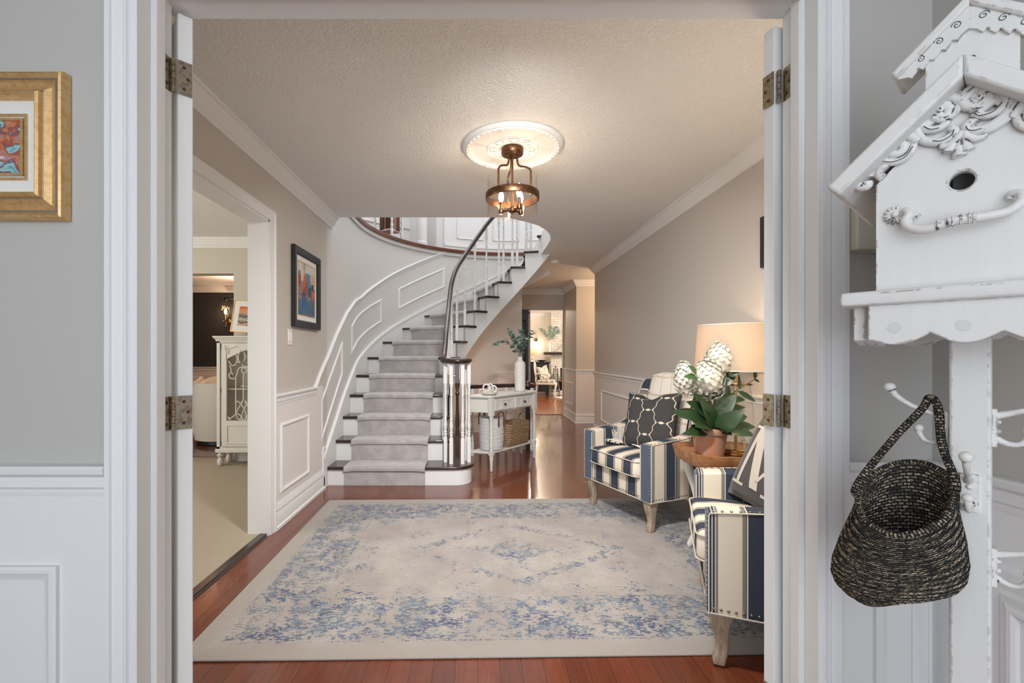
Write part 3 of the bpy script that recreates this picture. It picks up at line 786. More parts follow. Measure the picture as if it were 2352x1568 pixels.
st = thing('staircase', 'curved white staircase with dark treads and a grey carpet runner', 'staircase', (0, 0, 0))
for k in range(13):
    t0, t1 = NT[k], adv(NT[k + 1], .035)
    z1 = H[k]; z0 = z1 - .028
    ts = tt(t0, t1, 8)
    mb = MB()
    if k == 0:
        poly = [(-1.355, CY + t0), (-.215, CY + t0)]
        for q in range(1, 13):
            a = -pi / 2 + pi * q / 12; poly.append((-.215 + .185 * math.cos(a), CY + t0 + .185 + .185 * math.sin(a)))
        poly += [(-.30, CY + t0 + .37), (-.30, CY + t1), (-1.355, CY + t1)]
        mb.prism(poly, z0, z1)
    else:
        ri = RI - .035
        poly = [SP(t, ri) for t in ts] + [SP(t, RO) for t in ts[::-1]]
        mb.prism([(p.x, p.y) for p in poly], z0, z1)
    mb.build('tread', 'espresso', st, smooth=30, bevel=.009, seg=3)
    # riser
    tr = adv(t0, .028); zb = 0 if k == 0 else H[k - 1]
    mb = MB()
    if k == 0:
        poly = [(-1.355, CY + tr), (-.215, CY + tr)]
        for q in range(1, 13):
            a = -pi / 2 + pi * q / 12; poly.append((-.215 + .160 * math.cos(a), CY + t0 + .185 + .160 * math.sin(a)))
        poly += [(-.30, CY + t0 + .345), (-.30, CY + t1), (-1.355, CY + t1)]
        mb.prism(poly, 0, z0)
    else:
        a, b = SP(tr, RI + .002), SP(tr, RO); c, d = SP(adv(tr, .02), RO), SP(adv(tr, .02), RI + .002)
        mb.prism([(p.x, p.y) for p in (a, b, c, d)], zb - .03, z0)
    mb.build('riser', 'white', st, smooth=30)
# landing tread at the upper floor
ts = tt(109.5, 128, 6)
MB().prism([(p.x, p.y) for p in [SP(t, RI - .03) for t in ts] + [SP(t, RO + .1) for t in ts[::-1]]], H[13] - .03, H[13]).build('tread', 'espresso', st, bevel=.008)
a, b, c, d = SP(112, RI), SP(112, RO), SP(114, RO), SP(114, RI)
MB().prism([(p.x, p.y) for p in (a, b, c, d)], H[12] - .03, H[13] - .03).build('riser', 'white', st)
# inner string: stepped top, smooth underside; soffit and outer skirt
def under(t): return max(0.0, noseh(t) - lerp(.40, .44, min(1, max(0, t / 90))))
rings = []
for k in range(1, 14):
    t0 = adv(NT[k], .028); t1 = adv(NT[k + 1], .028) if k < 13 else 131
    top = H[k] - .028 if k < 13 else ZC + .25
    for t in tt(t0, t1, 6):
        rings.append([SP(t, RI, under(t)), SP(t, RI, top), SP(t, RI + .03, top), SP(t, RI + .03, under(t))])
MB().loft(rings).build('stringer', 'white', st, smooth=30)
ts = [t for t in tt(-.78, 140, 70)]
def und2(t): return under(t) + .004 if t < 72 else lerp(under(72) + .004, ZC - .001, min(1, (t - 72) / 27))
MB().grid([[SP(t, r, und2(t)) for t in ts] for r in (RI + .01, 1.2, 1.5, RO)]).build('soffit', 'ceiling', st, smooth=60)
# carpet runner: over every tread and riser, rounded at the nosing
R0, R1 = RI + .17, RO - .165
def runner_half(k):
    pass
path = []       # (t, z)
for k in range(13):
    t0 = NT[k]; zb = 0.001 if k == 0 else H[k - 1] + .010
    tr = adv(t0, .016)
    path += [(tr, zb), (tr, H[k] - .045)]
    path += [(adv(t0, -.008), H[k] - .034), (adv(t0, -.012), H[k] - .014), (adv(t0, -.006), H[k] + .004), (adv(t0, .010), H[k] + .011)]
    path += [(t, H[k] + .012) for t in tt(adv(t0, .03), adv(NT[k + 1], .012), 3)]
rows = []; uvr = []; L = 0; prev = None
for t, z in path:
    a = SP(t, (R0 + R1) / 2, z)
    if prev is not None: L += (a - prev).length
    prev = a; row = []; ur = []
    for j in range(9):
        r = lerp(R0, R1, j / 8); e = -.008 if j in (0, 8) else 0
        row.append(SP(t, r, z + (e if z > .05 else 0))); ur.append((r, L))
    rows.append(row); uvr.append(ur)
ru = MB().grid(rows, lambda i, j: uvr[i][j]).build('carpet_runner', 'runner', st, smooth=50)
# skirt board on the outer wall
def wallband(off0, off1, t0, t1, r0, r1, n=60):
    mb = MB(); rings = []
    for t in tt(t0, t1, n):
        z0 = max(0, off0(t) if callable(off0) else noseh(t) + off0); z1 = off1(t) if callable(off1) else noseh(t) + off1
        rings.append([SP(t, r0, z0), SP(t, r1, z0), SP(t, r1, z1), SP(t, r0, z1)])
    return mb.loft(rings)
sk = lambda t: noseh(t) + interp([(-1.3, .16), (-.5, .15), (0, .09), (60, .075)], max(-1.3, t / 22 if t > 0 else t) if t < 0 else min(60, t))
wallband(-.30, sk, -1.10, 108, RO, RO - .018).build('skirt_board', 'white', st, smooth=30)
MB().box(CX - RO, CX - RO + .02, CY - 1.14, CY - 1.075, 0, .36).build('skirt_board', 'white', st, bevel=.003)
wallband(lambda t: sk(t) - .012, lambda t: sk(t) + .020, -1.12, 108, RO, RO - .028).build('skirt_cap', 'white', st, smooth=30)
# handrail with volute, newel and balusters
RT = [(-.90, 1.125), (-.80, 1.145), (-.65, 1.245), (-.49, 1.385), (-.28, 1.54), (-.08, 1.69), (8, 1.90), (15, 2.05), (25, 2.22), (41, 2.46), (53, 2.67), (65, 2.89), (80, 3.13), (97, 3.42), (109, 3.62)]
RTS = [((t if t < 0 else t * MPD), z) for t, z in RT]
def railz(t): return interp(RTS, t if t < 0 else t * MPD)
VC = (-.19, CY - 1.04 + .19)          # volute centre
pts = crom([SP(t, RI + .02, z) for t, z in RT], 5)
pts = [p for i, p in enumerate(pts)]
mb = MB().tube(pts, .029, 14, flat=(1.05, .9))
mb.build('handrail', 'espresso', st, smooth=60)
mb = MB().lathe([(.0, -.030), (.10, -.030), (.128, -.024), (.140, -.010), (.141, .004), (.132, .016), (.10, .022), (0, .024)], 40, Matrix.Translation((VC[0], VC[1], 1.118)))
mb.build('volute_cap', 'espresso', st, smooth=60)
def baluster_prof(h, b=.20, t=.14):
    m = h - b - t
    P = [(.0115, b), (.013, b + .012), (.0165, b + .03), (.0125, b + .038), (.0165, b + .052), (.0105, b + .062), (.0165, b + .10), (.0175, b + .12), (.0125, b + .165), (.0155, b + .175), (.0105, b + .187), (.0135, b + .21)]
    P += [(.0115, b + m * .55), (.010, h - t - .11), (.0145, h - t - .10), (.0105, h - t - .088), (.0125, h - t - .03), (.016, h - t - .012), (.0135, h - t)]
    return P
def baluster(mb, p, h, b=.20, t=.14, w=.0165):
    T = Matrix.Translation(p)
    mb.box(-w, w, -w, w, 0, b, T); mb.box(-w, w, -w, w, h - t, h, T); mb.lathe(baluster_prof(h, b, t), 12, T)
    return mb
for k in range(1, 13):
    for fr in ((.055,) if k < 10 else (.05, .15)):
        t = adv(NT[k], fr); p = SP(t, RI + .02, H[k] - .002); h = railz(t) - .02 - p.z
        baluster(MB(), p, h, .20 if fr < .1 else .22).build('baluster', 'white', st, smooth=35)
for a in (-172, -118, -62, -12, 40):
    rr = .112; p = Vector((VC[0] + rr * math.cos(math.radians(a)), VC[1] + .02 + rr * .8 * math.sin(math.radians(a)), H[0] - .002))
    baluster(MB(), p, 1.092 - p.z, .235, .19).build('baluster', 'white', st, smooth=35)
T = Matrix.Translation((VC[0], VC[1] + .01, H[0] - .002))
MB().box(-.022, .022, -.022, .022, 0, .25, T).box(-.022, .022, -.022, .022, .74, .925, T).lathe([(.018, .25), (.024, .28), (.016, .31), (.022, .36), (.016, .46), (.014, .62), (.023, .64), (.014, .66), (.022, .72), (.022, .74)], 14, T).build('newel_post', 'espresso', st, smooth=35)

# curved outer wall with its wainscot mouldings, and the landing edge above
def ring_wall(t0, t1, r0, r1, z0, z1, n=48):
    mb = MB(); rings = []
    for t in tt(t0, t1, n):
        rings.append([SP(t, r0, z0), SP(t, r1, z0), SP(t, r1, z1), SP(t, r0, z1)])
    return mb.loft(rings)
struct(ring_wall(-1.0, 95.5, RO, RO + .10, 0, ZU - .01).build('wall_stair', 'wall_white', smooth=30))
RL = [(-1.336, .90), (-1.30, .92), (-1.22, .995), (-1.105, 1.083), (-.993, 1.165), (-.74, 1.374), (-.41, 1.60), (-.1, 1.755), (4, 1.823), (18, 2.044), (30, 2.249), (42.5, 2.446), (55, 2.635), (58.5, 2.685)]
RLS = [((t if t < 0 else t * MPD), z) for t, z in RL]
def rl(t): return interp(RLS, t if t < 0 else t * MPD)
mb = MB(); rings = []
for t in tt(-1.336, 58.5, 70):
    z = rl(t); rings.append([SP(t, RO - o, z + u) for o, u in [(0, -.045), (.006, -.044), (.010, -.030), (.018, -.016), (.026, -.006), (.028, .004), (.020, .012), (0, .013)]])
TN[0] += 1; struct(mb.loft(rings).build('trim_%d' % TN[0], 'trim', smooth=30))
def wall_panel(t0, t1, zl, zr):
    """raised moulding following the stair on the curved wall; zl, zr = (bottom, top) at each end"""
    ss = [(t if t < 0 else t * MPD) for t in (t0, t1)]
    def pt(f, top): 
        s = lerp(ss[0], ss[1], f); t = s if s < 0 else s / MPD
        return SP(t, RO, lerp(zl[top], zr[top], f))
    N = 12
    loop = [pt(k / N, 0) for k in range(N + 1)] + [pt(1 - k / N, 1) for k in range(N + 1)]
    # inward offset done by scaling each ring toward the panel middle line
    rings = []
    n = len(loop)
    for i in range(n):
        p = loop[i]; f = (i / N) if i <= N else (1 - (i - N - 1) / N); top = i > N
        inz = -1 if top else 1; d = .026
        fx = 0
        if i in (0, n - 1): fx = 1
        if i in (N, N + 1): fx = -1
        Lh = abs(ss[1] - ss[0]) + 1e-6
        def q(o, h):
            ff = f + fx * o / Lh; s = lerp(ss[0], ss[1], ff); t = s if s < 0 else s / MPD
            return SP(t, RO - h, lerp(zl[top], zr[top], ff) + inz * o)
        rings.append([q(o, h) for o, h in PANEL])
    rings.append(rings[0])
    TN[0] += 1; struct(MB().loft(rings, cap=False).build('trim_%d' % TN[0], 'trim', smooth=30))
wall_panel(-1.163, -.538, (.4165, .771), (.987, 1.305))
wall_panel(-.206, 22, (1.184, 1.484), (1.592, 1.886))
wall_panel(32.5, 58.2, (1.777, 2.057), (2.167, 2.455))
mb = MB(); rings = []
for t in tt(84, 96.3, 8): rings.append([SP(t, RO - o, .90 + u) for o, u in RAIL])
TN[0] += 1; struct(mb.loft(rings).build('trim_%d' % TN[0], 'trim', smooth=30))
struct(ring_wall(84, 95.6, RO - .006, RO, 0, .88, 8).build('wainscot_stair', 'wains', smooth=30))
struct(ring_wall(-1.0, 112, RO - .035, RO + .10, ZU - .028, ZU + .022).build('trim_landing_edge', 'redwood', smooth=30, bevel=.006))
struct(ring_wall(-1.0, 112, RO - .018, RO, ZU - .075, ZU - .028).build('trim_landing_cove', 'wall_white', smooth=30))
struct(ring_wall(-1.0, 112, RO, 4.3, ZU - .06, ZU).build('floor_landing', 'redwood', smooth=None))
# upper hall: white panelled wall behind the landing edge, recess and far walls
struct(ring_wall(60, 150, 2.0, 2.1, ZU, 5.1).build('wall_landing', 'white', smooth=30))
struct(ring_wall(60, 150, 1.985, 2.0, ZU, ZU + .14).build('baseboard_landing', 'white', smooth=30))
struct(ring_wall(60, 150, 1.978, 2.0, ZU + .10, ZU + .12).build('trim_landing_base', 'white', smooth=30))
def ring_panel(t0, t1, r, z0, z1):
    loop = [SP(t, r, z0) for t in tt(t0, t1, 6)] + [SP(t, r, z1) for t in tt(t0, t1, 6)[::-1]]
    TN[0] += 1; mb = MB(); mb.tube(loop, .011, 6, closed=True); struct(mb.build('trim_%d' % TN[0], 'white', smooth=30))
ring_panel(66, 78, 1.998, ZU + .24, ZU + 1.1); ring_panel(82.5, 94, 1.998, ZU + .24, ZU + 1.1); ring_panel(98, 110, 1.998, ZU + .24, ZU + 1.1)
a, b = SP(60, 2.05), SP(60, 3.3)
struct(MB().prism([(a.x, a.y), (a.x - .10, a.y + .02), (b.x - .10, b.y), (b.x, b.y)], ZU, 5.1).build('wall_landing_return', 'white', smooth=None))
p = SP(52, 2.16); struct(MB().lathe([(.085, ZU), (.085, ZU + .14), (.075, ZU + .15), (.072, 5.1)], 20, Matrix.Translation((p.x, p.y, 0))).build('column_landing', 'white', smooth=30))
struct(ring_wall(-1.2, 62, 3.2, 3.3, ZU, 5.1).build('wall_landing_far', 'white', smooth=30))
struct(ring_wall(38, 62, 3.18, 3.2, ZU + .62, ZU + .65).build('trim_landing_rail', 'white', smooth=30))
wall('wall_upper_front', -3.2, 3.6, 2.6, 2.7, ZU, 5.1, mat='white')
wall('wall_upper_right', 3.5, 3.6, 2.6, 8.6, ZU, 5.1, mat='white')
wall('wall_upper_left', -3.2, -3.1, 2.6, 5.2, ZU, 5.1, mat='white')
struct(MB().box(-3.2, 3.6, 2.6, 9.0, 5.1, 5.2).build('ceiling_upper', 'white', smooth=None))

# spindle shelf with old books on the landing
bt = SP(35.5, 2.14); ang = math.radians(31)
sh = thing('spindle_shelf', 'white spindle-legged corner shelf on the upstairs landing', 'shelf', (bt.x, bt.y, ZU), math.radians(8))
def bobbin(h):
    P = [(.013, 0), (.016, .02), (.013, .03), (.017, .05), (.013, .065), (.018, .10), (.022, .16), (.012, .19)]
    z = .19
    while z < h:
        P += [(.020, z + .028), (.020, z + .042), (.011, z + .066), (.017, z + .078), (.011, z + .09)]; z += .092
    return P
LG = [(-.185, -.02), (.185, -.02 + .03), (.055, -.19), (-.07, .15)]
for x, y in LG:
    MB().lathe(bobbin(.95), 14, Matrix.Translation((x, y, 0))).build('leg', 'white', sh, smooth=60)
def shelf_poly():
    pts = []
    for (a, b) in ((0, 2), (2, 1), (1, 3), (3, 0)):
        p, q = Vector(LG[a]), Vector(LG[b]); m = (p + q) / 2 * .72
        for k in range(7):
            t = k / 7; pts.append((1 - t) ** 2 * p + 2 * t * (1 - t) * m + t * t * q)
    return [(v.x, v.y) for v in pts]
for z in (.165, .55, .93): MB().prism(shelf_poly(), z, z + .018).build('shelf_board', 'white', sh, bevel=.003)
bc = [((.10, .045, .018), .05, .27), ((.26, .13, .055), .045, .30), ((.05, .022, .012), .035, .26), ((.30, .10, .035), .05, .29), ((.42, .30, .19), .045, .31), ((.22, .07, .03), .04, .28)]
x = -.115
BN = ['dark brown old book, first in the row on the landing shelf', 'honey brown old book beside the dark one on the landing shelf', 'near-black narrow old book on the landing shelf', 'rust orange old book in the middle of the landing shelf row', 'pale tan old book with worn spine on the landing shelf', 'red-brown old book ending the row on the landing shelf']
for i, (c, w, h) in enumerate(bc):
    mt = wood('old_leather_%d' % i, c, tuple(q * .55 for q in c), .6, (3, 3, 20))
    p = sh.matrix_basis
    T = Matrix.Translation(sh.location) @ Matrix.Rotation(math.radians(8), 4, 'Z') @ Matrix.Translation((x + w / 2, -.02 + .02 * (i % 2), .184))
    bk = thing('old_book', BN[i], 'book', T.translation, math.radians(8), 'old books on the landing shelf')
    MB().prism(rrect(w, .15, .012, 3), 0, h).build('cover', mt, bk, smooth=40)
    MB().box(-w / 2 + .006, w / 2 - .006, -.06, .074, .004, h + .001).build('page_block', 'paper', bk)
    x += w + .001

# railing of the lower stair under the flight
bs = thing('lower_stair_railing', 'low dark-railed balustrade with white spindles behind the console table', 'railing', (0, 0, 0))
RP_ = [(-.12, 5.26), (.0, 5.33), (.20, 5.44), (.42, 5.535), (.60, 5.57)]
MB().tube(crom([(x, y, .80) for x, y in RP_], 6), .026, 10, flat=(.9, 1.1)).build('handrail', 'espresso', bs, smooth=60)
MB().lathe([(0, .772), (.09, .772), (.105, .785), (.105, .805), (.09, .818), (.035, .826), (.03, .85), (0, .852)], 24, Matrix.Translation((.615, 5.585, 0))).build('volute_cap', 'espresso', bs, smooth=50)
for x, y in [(-.06, 5.30), (.03, 5.35), (.13, 5.405), (.24, 5.46), (.345, 5.505), (.44, 5.54), (.53, 5.56), (.655, 5.53), (.68, 5.61), (.58, 5.65)]:
    baluster(MB(), Vector((x, y, 0)), .778, .16, .13).build('baluster', 'white', bs, smooth=35)
MB().box(.59, .64, 5.56, 5.61, 0, .775).build('newel_post', 'espresso', bs)
# ------------------------------------------------------------------ hall furnishings
# rug
mb = MB(); hx, hy = 1.39, .96
mb.prism(rrect(2 * hx, 2 * hy, .012, 3), 0, .008)
rug = mb.build('area_rug', 'rug', bevel=.003, smooth=30, loc=(.22, 2.715, .001)); rug.rotation_euler = (0, 0, math.radians(1.1))
tag(rug, 'large faded cream and blue patterned area rug on the red wood floor', 'rug')

# ceiling medallion and semi-flush lantern
LX, LY = .214, 2.80
md = thing('ceiling_medallion', 'round white plaster ceiling medallion above the lantern light', 'medallion', (LX, LY, ZC))
prof = [(.308, 0), (.312, -.006), (.306, -.014), (.296, -.020), (.290, -.020), (.287, -.026), (.272, -.028), (.262, -.024), (.258, -.014), (.24, -.010), (.20, -.008), (.16, -.012), (.155, -.018), (.148, -.016), (.145, -.011), (.06, -.011), (0, -.011)]
MB().lathe(prof, 64).build('plaster_disc', 'white', md, smooth=30)
mb = MB()
for k in range(44):
    a = 2 * pi * k / 44; mb.ball((.279 * math.cos(a), .279 * math.sin(a), -.026), (.010, .010, .005), 8, 6)
mb.build('bead_ring', 'white', md, smooth=60)
mb = MB()
for k in range(8):
    a = 2 * pi * k / 8
    R = Matrix.Rotation(a, 4, 'Z')
    for s in (1, -1):
        sp = spiral((.115, s * .018), .020, .005, -s * 1.0, s * 1.3, 18)
        mb.tube([R @ Vector((x, y, -.014)) for x, y in sp], .0045, 6)
    for q in (-.4, 0, .4): mb.ball((0, 0, 0), (.026, .006, .006), 8, 6, R @ Matrix.Translation((.098, 0, -.014)) @ Matrix.Rotation(q, 4, 'Z') @ Matrix.Translation((.02, 0, 0)))
mb.build('acanthus_relief', 'white', md, smooth=60)

pl = thing('ceiling_lantern', 'bronze lantern ceiling light with a clear glass drum shade', 'ceiling light', (LX, LY, ZC - .011))
MB().lathe([(0, 0), (.066, 0), (.068, -.008), (.068, -.030), (.064, -.038), (.050, -.040), (.046, -.046), (0, -.046)], 32).build('canopy', 'bronze', pl, smooth=35)
zb = 2.143 - (ZC - .011)
for k, a in enumerate((100, 220, 340)):
    c, s = math.cos(math.radians(a)), math.sin(math.radians(a))
    pts = crom([(r * c, r * s, z) for r, z in ((.030, -.044), (.032, -.085), (.045, -.112), (.085, -.125), (.112, -.145), (.116, -.18), (.116, -.30))], 6)
    MB().tube(pts, .0062, 8).build('arm', 'bronze', pl, smooth=60)
MB().tube([(0, 0, -.044), (0, 0, -.375)], .0062, 8).build('centre_rod', 'bronze', pl, smooth=60)
MB().lathe([(.154, zb - .021), (.163, zb - .021), (.165, zb - .017), (.165, zb + .017), (.163, zb + .021), (.154, zb + .021), (.154, zb - .021)], 64, cap=False).build('band', 'bronze', pl, smooth=35)
zt, zl = 2.262 - (ZC - .011), 2.037 - (ZC - .011)
MB().lathe([(.1525, zl), (.1525, zt), (.1495, zt), (.1495, zl), (.1525, zl)], 64, cap=False).build('glass_shade', 'glass', pl, smooth=35)
hub = MB().lathe([(0, -.405), (.006, -.402), (.008, -.395), (.026, -.388), (.030, -.372), (.018, -.362), (0, -.362)], 20).build('hub', 'bronze', pl, smooth=40)
for k, a in enumerate((160, 40, -60)):
    c, s = math.cos(math.radians(a)), math.sin(math.radians(a))
    MB().tube([(0, 0, -.378), (.072 * c, .072 * s, -.378)], .0065, 8).build('socket_arm', 'bronze', pl)
    T = Matrix.Translation((.072 * c, .072 * s, 0))
    MB().lathe([(0, -.39), (.015, -.388), (.0165, -.372), (.011, -.366), (.0105, -.322), (0, -.322)], 14, T).build('candle_sleeve', 'bronze', pl, smooth=40)
    MB().lathe([(.004, -.322), (.011, -.316), (.0165, -.296), (.015, -.275), (.008, -.255), (.0025, -.236), (0, -.233)], 14, T).build('bulb', 'bulb', pl, smooth=60)
    point('lantern_light', (.085 * c, .085 * s, -.262), 1.7, SOFT, .012, pl)

sd = tag(MB().lathe([(0, 0), (.062, 0), (.064, -.008), (.060, -.024), (.050, -.036), (0, -.038)], 28, Matrix.Translation((1.05, 6.2, ZC))).build('smoke_detector', 'clear', smooth=35), 'round white smoke detector on the hallway ceiling', 'smoke detector')

# pictures on the hall walls
def picture(name, label, cat, T, w, h, fw, fprof, fmat, matw, artmat, liner=None, glassy=False):
    """T maps local x (right), y (up), z (out of wall)"""
    root = thing(name, label, cat); root.matrix_world = T; 
    loop = [(-w / 2, -h / 2, 0), (w / 2, -h / 2, 0), (w / 2, h / 2, 0), (-w / 2, h / 2, 0)]
    MB().sweep3(loop, (0, 0, 1), fprof).build('frame', fmat, root, smooth=30)
    iw, ih = w - 2 * fw, h - 2 * fw
    MB().box(-iw / 2 - .004, iw / 2 + .004, -ih / 2 - .004, ih / 2 + .004, .002, .008).build('mat_board', 'paper', root)
    aw, ah = iw - 2 * matw, ih - 2 * matw
    MB().box(-aw / 2, aw / 2, -ah / 2, ah / 2, .008, .0095).build('artwork', artmat, root)
    if liner:
        lw, lm = liner
        for o in lw:
            loop = [(-aw / 2 - o, -ah / 2 - o, .008), (aw / 2 + o, -ah / 2 - o, .008), (aw / 2 + o, ah / 2 + o, .008), (-aw / 2 - o, ah / 2 + o, .008)]
            MB().sweep3(loop, (0, 0, 1), [(0, 0), (0, .004), (.006, .004), (.006, 0)]).build('fillet', lm, root, smooth=30)
    return root
# black framed town picture
m_ = Mat('town_painting', (.3, .3, .3), .6)
oc = m_.coord('Object'); x, y, z = m_.xyz(oc)
cells = m_.voronoi(m_.coord('Object', (16, 11, 1)), 1, 'Color')
cx_, cy_, cz_ = m_.xyz(cells)
low = (y * -1.0).smooth(.02, .10)
pal = cx_.ramp([(0, (.05, .07, .12)), (.18, (.50, .13, .06)), (.34, (.10, .22, .36)), (.5, (.62, .52, .38)), (.62, (.30, .07, .05)), (.75, (.14, .32, .36)), (.88, (.55, .42, .26))], 'CONSTANT')
sea = m_.noise(m_.coord('Object', (10, 22, 1)), 1, 3).ramp([(.3, (.03, .07, .16)), (.5, (.05, .16, .30)), (.62, (.12, .10, .06)), (.75, (.35, .09, .04))])
sky = y.smooth(.125, .14)
nn = m_.noise(oc, 30, 3)
m_.color(m_.mix(sky * (1.0 - (x + .055).abs().lt(.03)) , m_.mix(low, pal, sea), (.62, .60, .56)))
m_.bump(nn, .2, .003); M['art_town'] = m_.m
FB = [(0, 0), (0, .026), (.006, .030), (.046, .024), (.056, .016), (.056, .004), (.056, 0)]
FB = [(o, hh) for o, hh in FB]
T = frame_T((XL + .004, 3.577, 1.678), (0, 1, 0), (0, 0, 1))
pp = picture('framed_town_picture', 'black framed colourful painting of stacked houses on the left hall wall', 'picture', T, .545, .60, .056, FB, 'blackwood', .042, 'art_town', ((.004,), 'gold'))
# gold framed flower painting on the near wall
FG = [(0, 0), (0, .018), (.003, .024), (.008, .026), (.012, .023), (.0155, .019), (.021, .019), (.024, .015), (.034, .013), (.0455, .022), (.0495, .022), (.051, .030), (.056, .034), (.061, .030), (.063, .02), (.063, 0)]
pw = .72; xr_ = (161 - 1097) / 1045 * 1.095; zt_, zb_ = 1.17 + (815 - 162) / 1045 * 1.075, 1.17 + (815 - 502) / 1045 * 1.075
gp = picture('gold_framed_painting', 'flower painting in a wide antique gold frame on the near left wall', 'picture', frame_T((xr_ - pw / 2, 1.098, (zt_ + zb_) / 2), (1, 0, 0), (0, 0, 1)), pw, zt_ - zb_, .063, FG, 'gold', .043, 'art_garden', ((.0, .010), 'gold'))
for o0, o1, hh in ((.0158, .0206, .0196), (.0460, .0490, .0226)):
    w2, h2 = pw / 2, (zt_ - zb_) / 2
    MB().sweep3([(-w2, -h2, 0), (w2, -h2, 0), (w2, h2, 0), (-w2, h2, 0)], (0, 0, 1), [(o0, hh - .002), (o0, hh), (o1, hh), (o1, hh - .002)]).build('silver_fillet', 'silverline', gp)
# light switch plate
sw = thing('light_switch', 'white double light switch below the black framed picture', 'light switch', (XL, 3.285, 1.30))
MB().box(0, .006, -.036, .036, -.058, .058).build('switch_plate', 'clear', sw, bevel=.003)
for y in (-.016, .016): MB().box(.005, .010, y - .0125, y + .0125, -.033, .033).build('rocker', 'clear', sw, bevel=.002)
# narrow dark frame high on the right wall
y0_ = 1.71 * 1045 / 667
fr = thing('dark_framed_picture', 'dark picture frame edge on the right hall wall by the door', 'picture', (XR, 2.52, 1.84))
mb = MB().sweep3([(0, -.20, -.15), (0, -.20, .15), (0, .20, .15), (0, .20, -.15)], (-1, 0, 0), [(0, 0), (0, .022), (.03, .016), (.03, 0)]); mb.build('frame', 'blackwood', fr)
MB().box(-.010, 0, -.18, .18, -.13, .13).build('mat_board', 'paper', fr); MB().box(-.012, -.01, -.12, .12, -.08, .08).build('artwork', 'art_garden', fr)

# console table
ct = thing('console_table', 'white two-drawer console table with turned legs below the stairs', 'console table', (.389, 4.86, 0), math.atan2(.64, .53))
hl = .395; bl = .50; dp = .23
def ctop(g, y0=-.0): return [(-hl - g, -g + y0), (hl + g, -g + y0), (bl + g * 1.6, dp + g), (-bl - g * 1.6, dp + g)]
MB().prism(ctop(.022), .742, .762).build('tabletop', 'pale_paint', ct, bevel=.004)
MB().prism(ctop(.010), .733, .744).build('top_moulding', 'pale_paint', ct, bevel=.002)
MB().prism(ctop(-.012), .590, .735).build('apron', 'pale_paint', ct)
MB().prism(ctop(-.006), .175, .193).build('lower_shelf', 'pale_paint', ct, bevel=.003)
for sx in (-1, 1):
    d = MB().box(sx * .18 - .160, sx * .18 + .160, -.004, .016, .605, .722).build('drawer', 'pale_paint', ct, bevel=.002)
    mb = MB().sweep3([(sx * .18 - .135, -.004, .625), (sx * .18 + .135, -.004, .625), (sx * .18 + .135, -.004, .70), (sx * .18 - .135, -.004, .70)], (0, -1, 0), [(0, 0), (0, .006), (-.018, .006), (-.018, 0)])
    for q in (-.045, .045): mb.box(sx * .18 + q - .008, sx * .18 + q + .008, -.010, -.003, .625, .70)
    mb.build('drawer_moulding', 'pale_paint', d)
    MB().lathe([(0, 0), (.007, 0), (.006, .008), (.012, .014), (.013, .019), (.009, .024), (0, .025)], 14, Matrix.Translation((sx * .18, -.005, .662)) @ Matrix.Rotation(pi / 2, 4, 'X')).build('knob', 'black', d, smooth=40)
LP = [(.011, .0), (.014, .012), (.014, .05), (.0155, .055), (.017, .11), (.021, .135), (.021, .20), (.018, .21), (.014, .235), (.019, .25), (.017, .26), (.0165, .50), (.017, .525), (.021, .533), (.017, .541), (.021, .549), (.021, .56)]
for x, y in ((-hl, 0), (hl, 0), (bl - .02, dp), (-bl + .02, dp)):
    T = Matrix.Translation((x, y, 0)); mb = MB().lathe(LP, 16, T).box(-.023, .023, -.023, .023, .56, .735, T).box(-.021, .021, -.021, .021, .165, .203, T)
    lg = mb.build('leg', 'pale_paint', ct, smooth=40)
    MB().lathe([(0, 0), (.012, 0), (.012, .008), (0, .008)], 12, T).build('foot_pad', 'black', lg)

def on_console(u, n, z):
    return ct.matrix_basis @ Vector((u, n, z))
bpy.context.view_layer.update()
# vase with eucalyptus stems
vx = on_console(.26, .10, .762)
va = tag(MB().lathe([(0, .001), (.052, .001), (.057, .006), (.059, .03), (.0605, .20), (.0605, .295), (.056, .322), (.040, .338), (.029, .346), (.0265, .360), (.0265, .385), (.028, .390), (.022, .390), (.021, .36), (.03, .335), (.05, .30), (.05, .02), (0, .012)], 40).build('tall_vase', 'porcelain', smooth=50, loc=vx), 'tall matte white bottle vase on the console table', 'vase')
random.seed(11)
EU = [((-.02, .01), .34, (-.30, -.02), 'arching lowest to the left over the console'), ((0, 0), .36, (-.13, -.06), 'leaning a little left in the console vase'), ((0, 0), .39, (.02, .02), 'standing straightest in the console vase'), ((0, 0), .34, (.13, -.06), 'leaning right in front of the black door'), ((0, 0), .26, (.04, -.13), 'short one at the front of the console vase'), ((0, 0), .30, (-.05, .10), 'half hidden at the back of the console vase')]
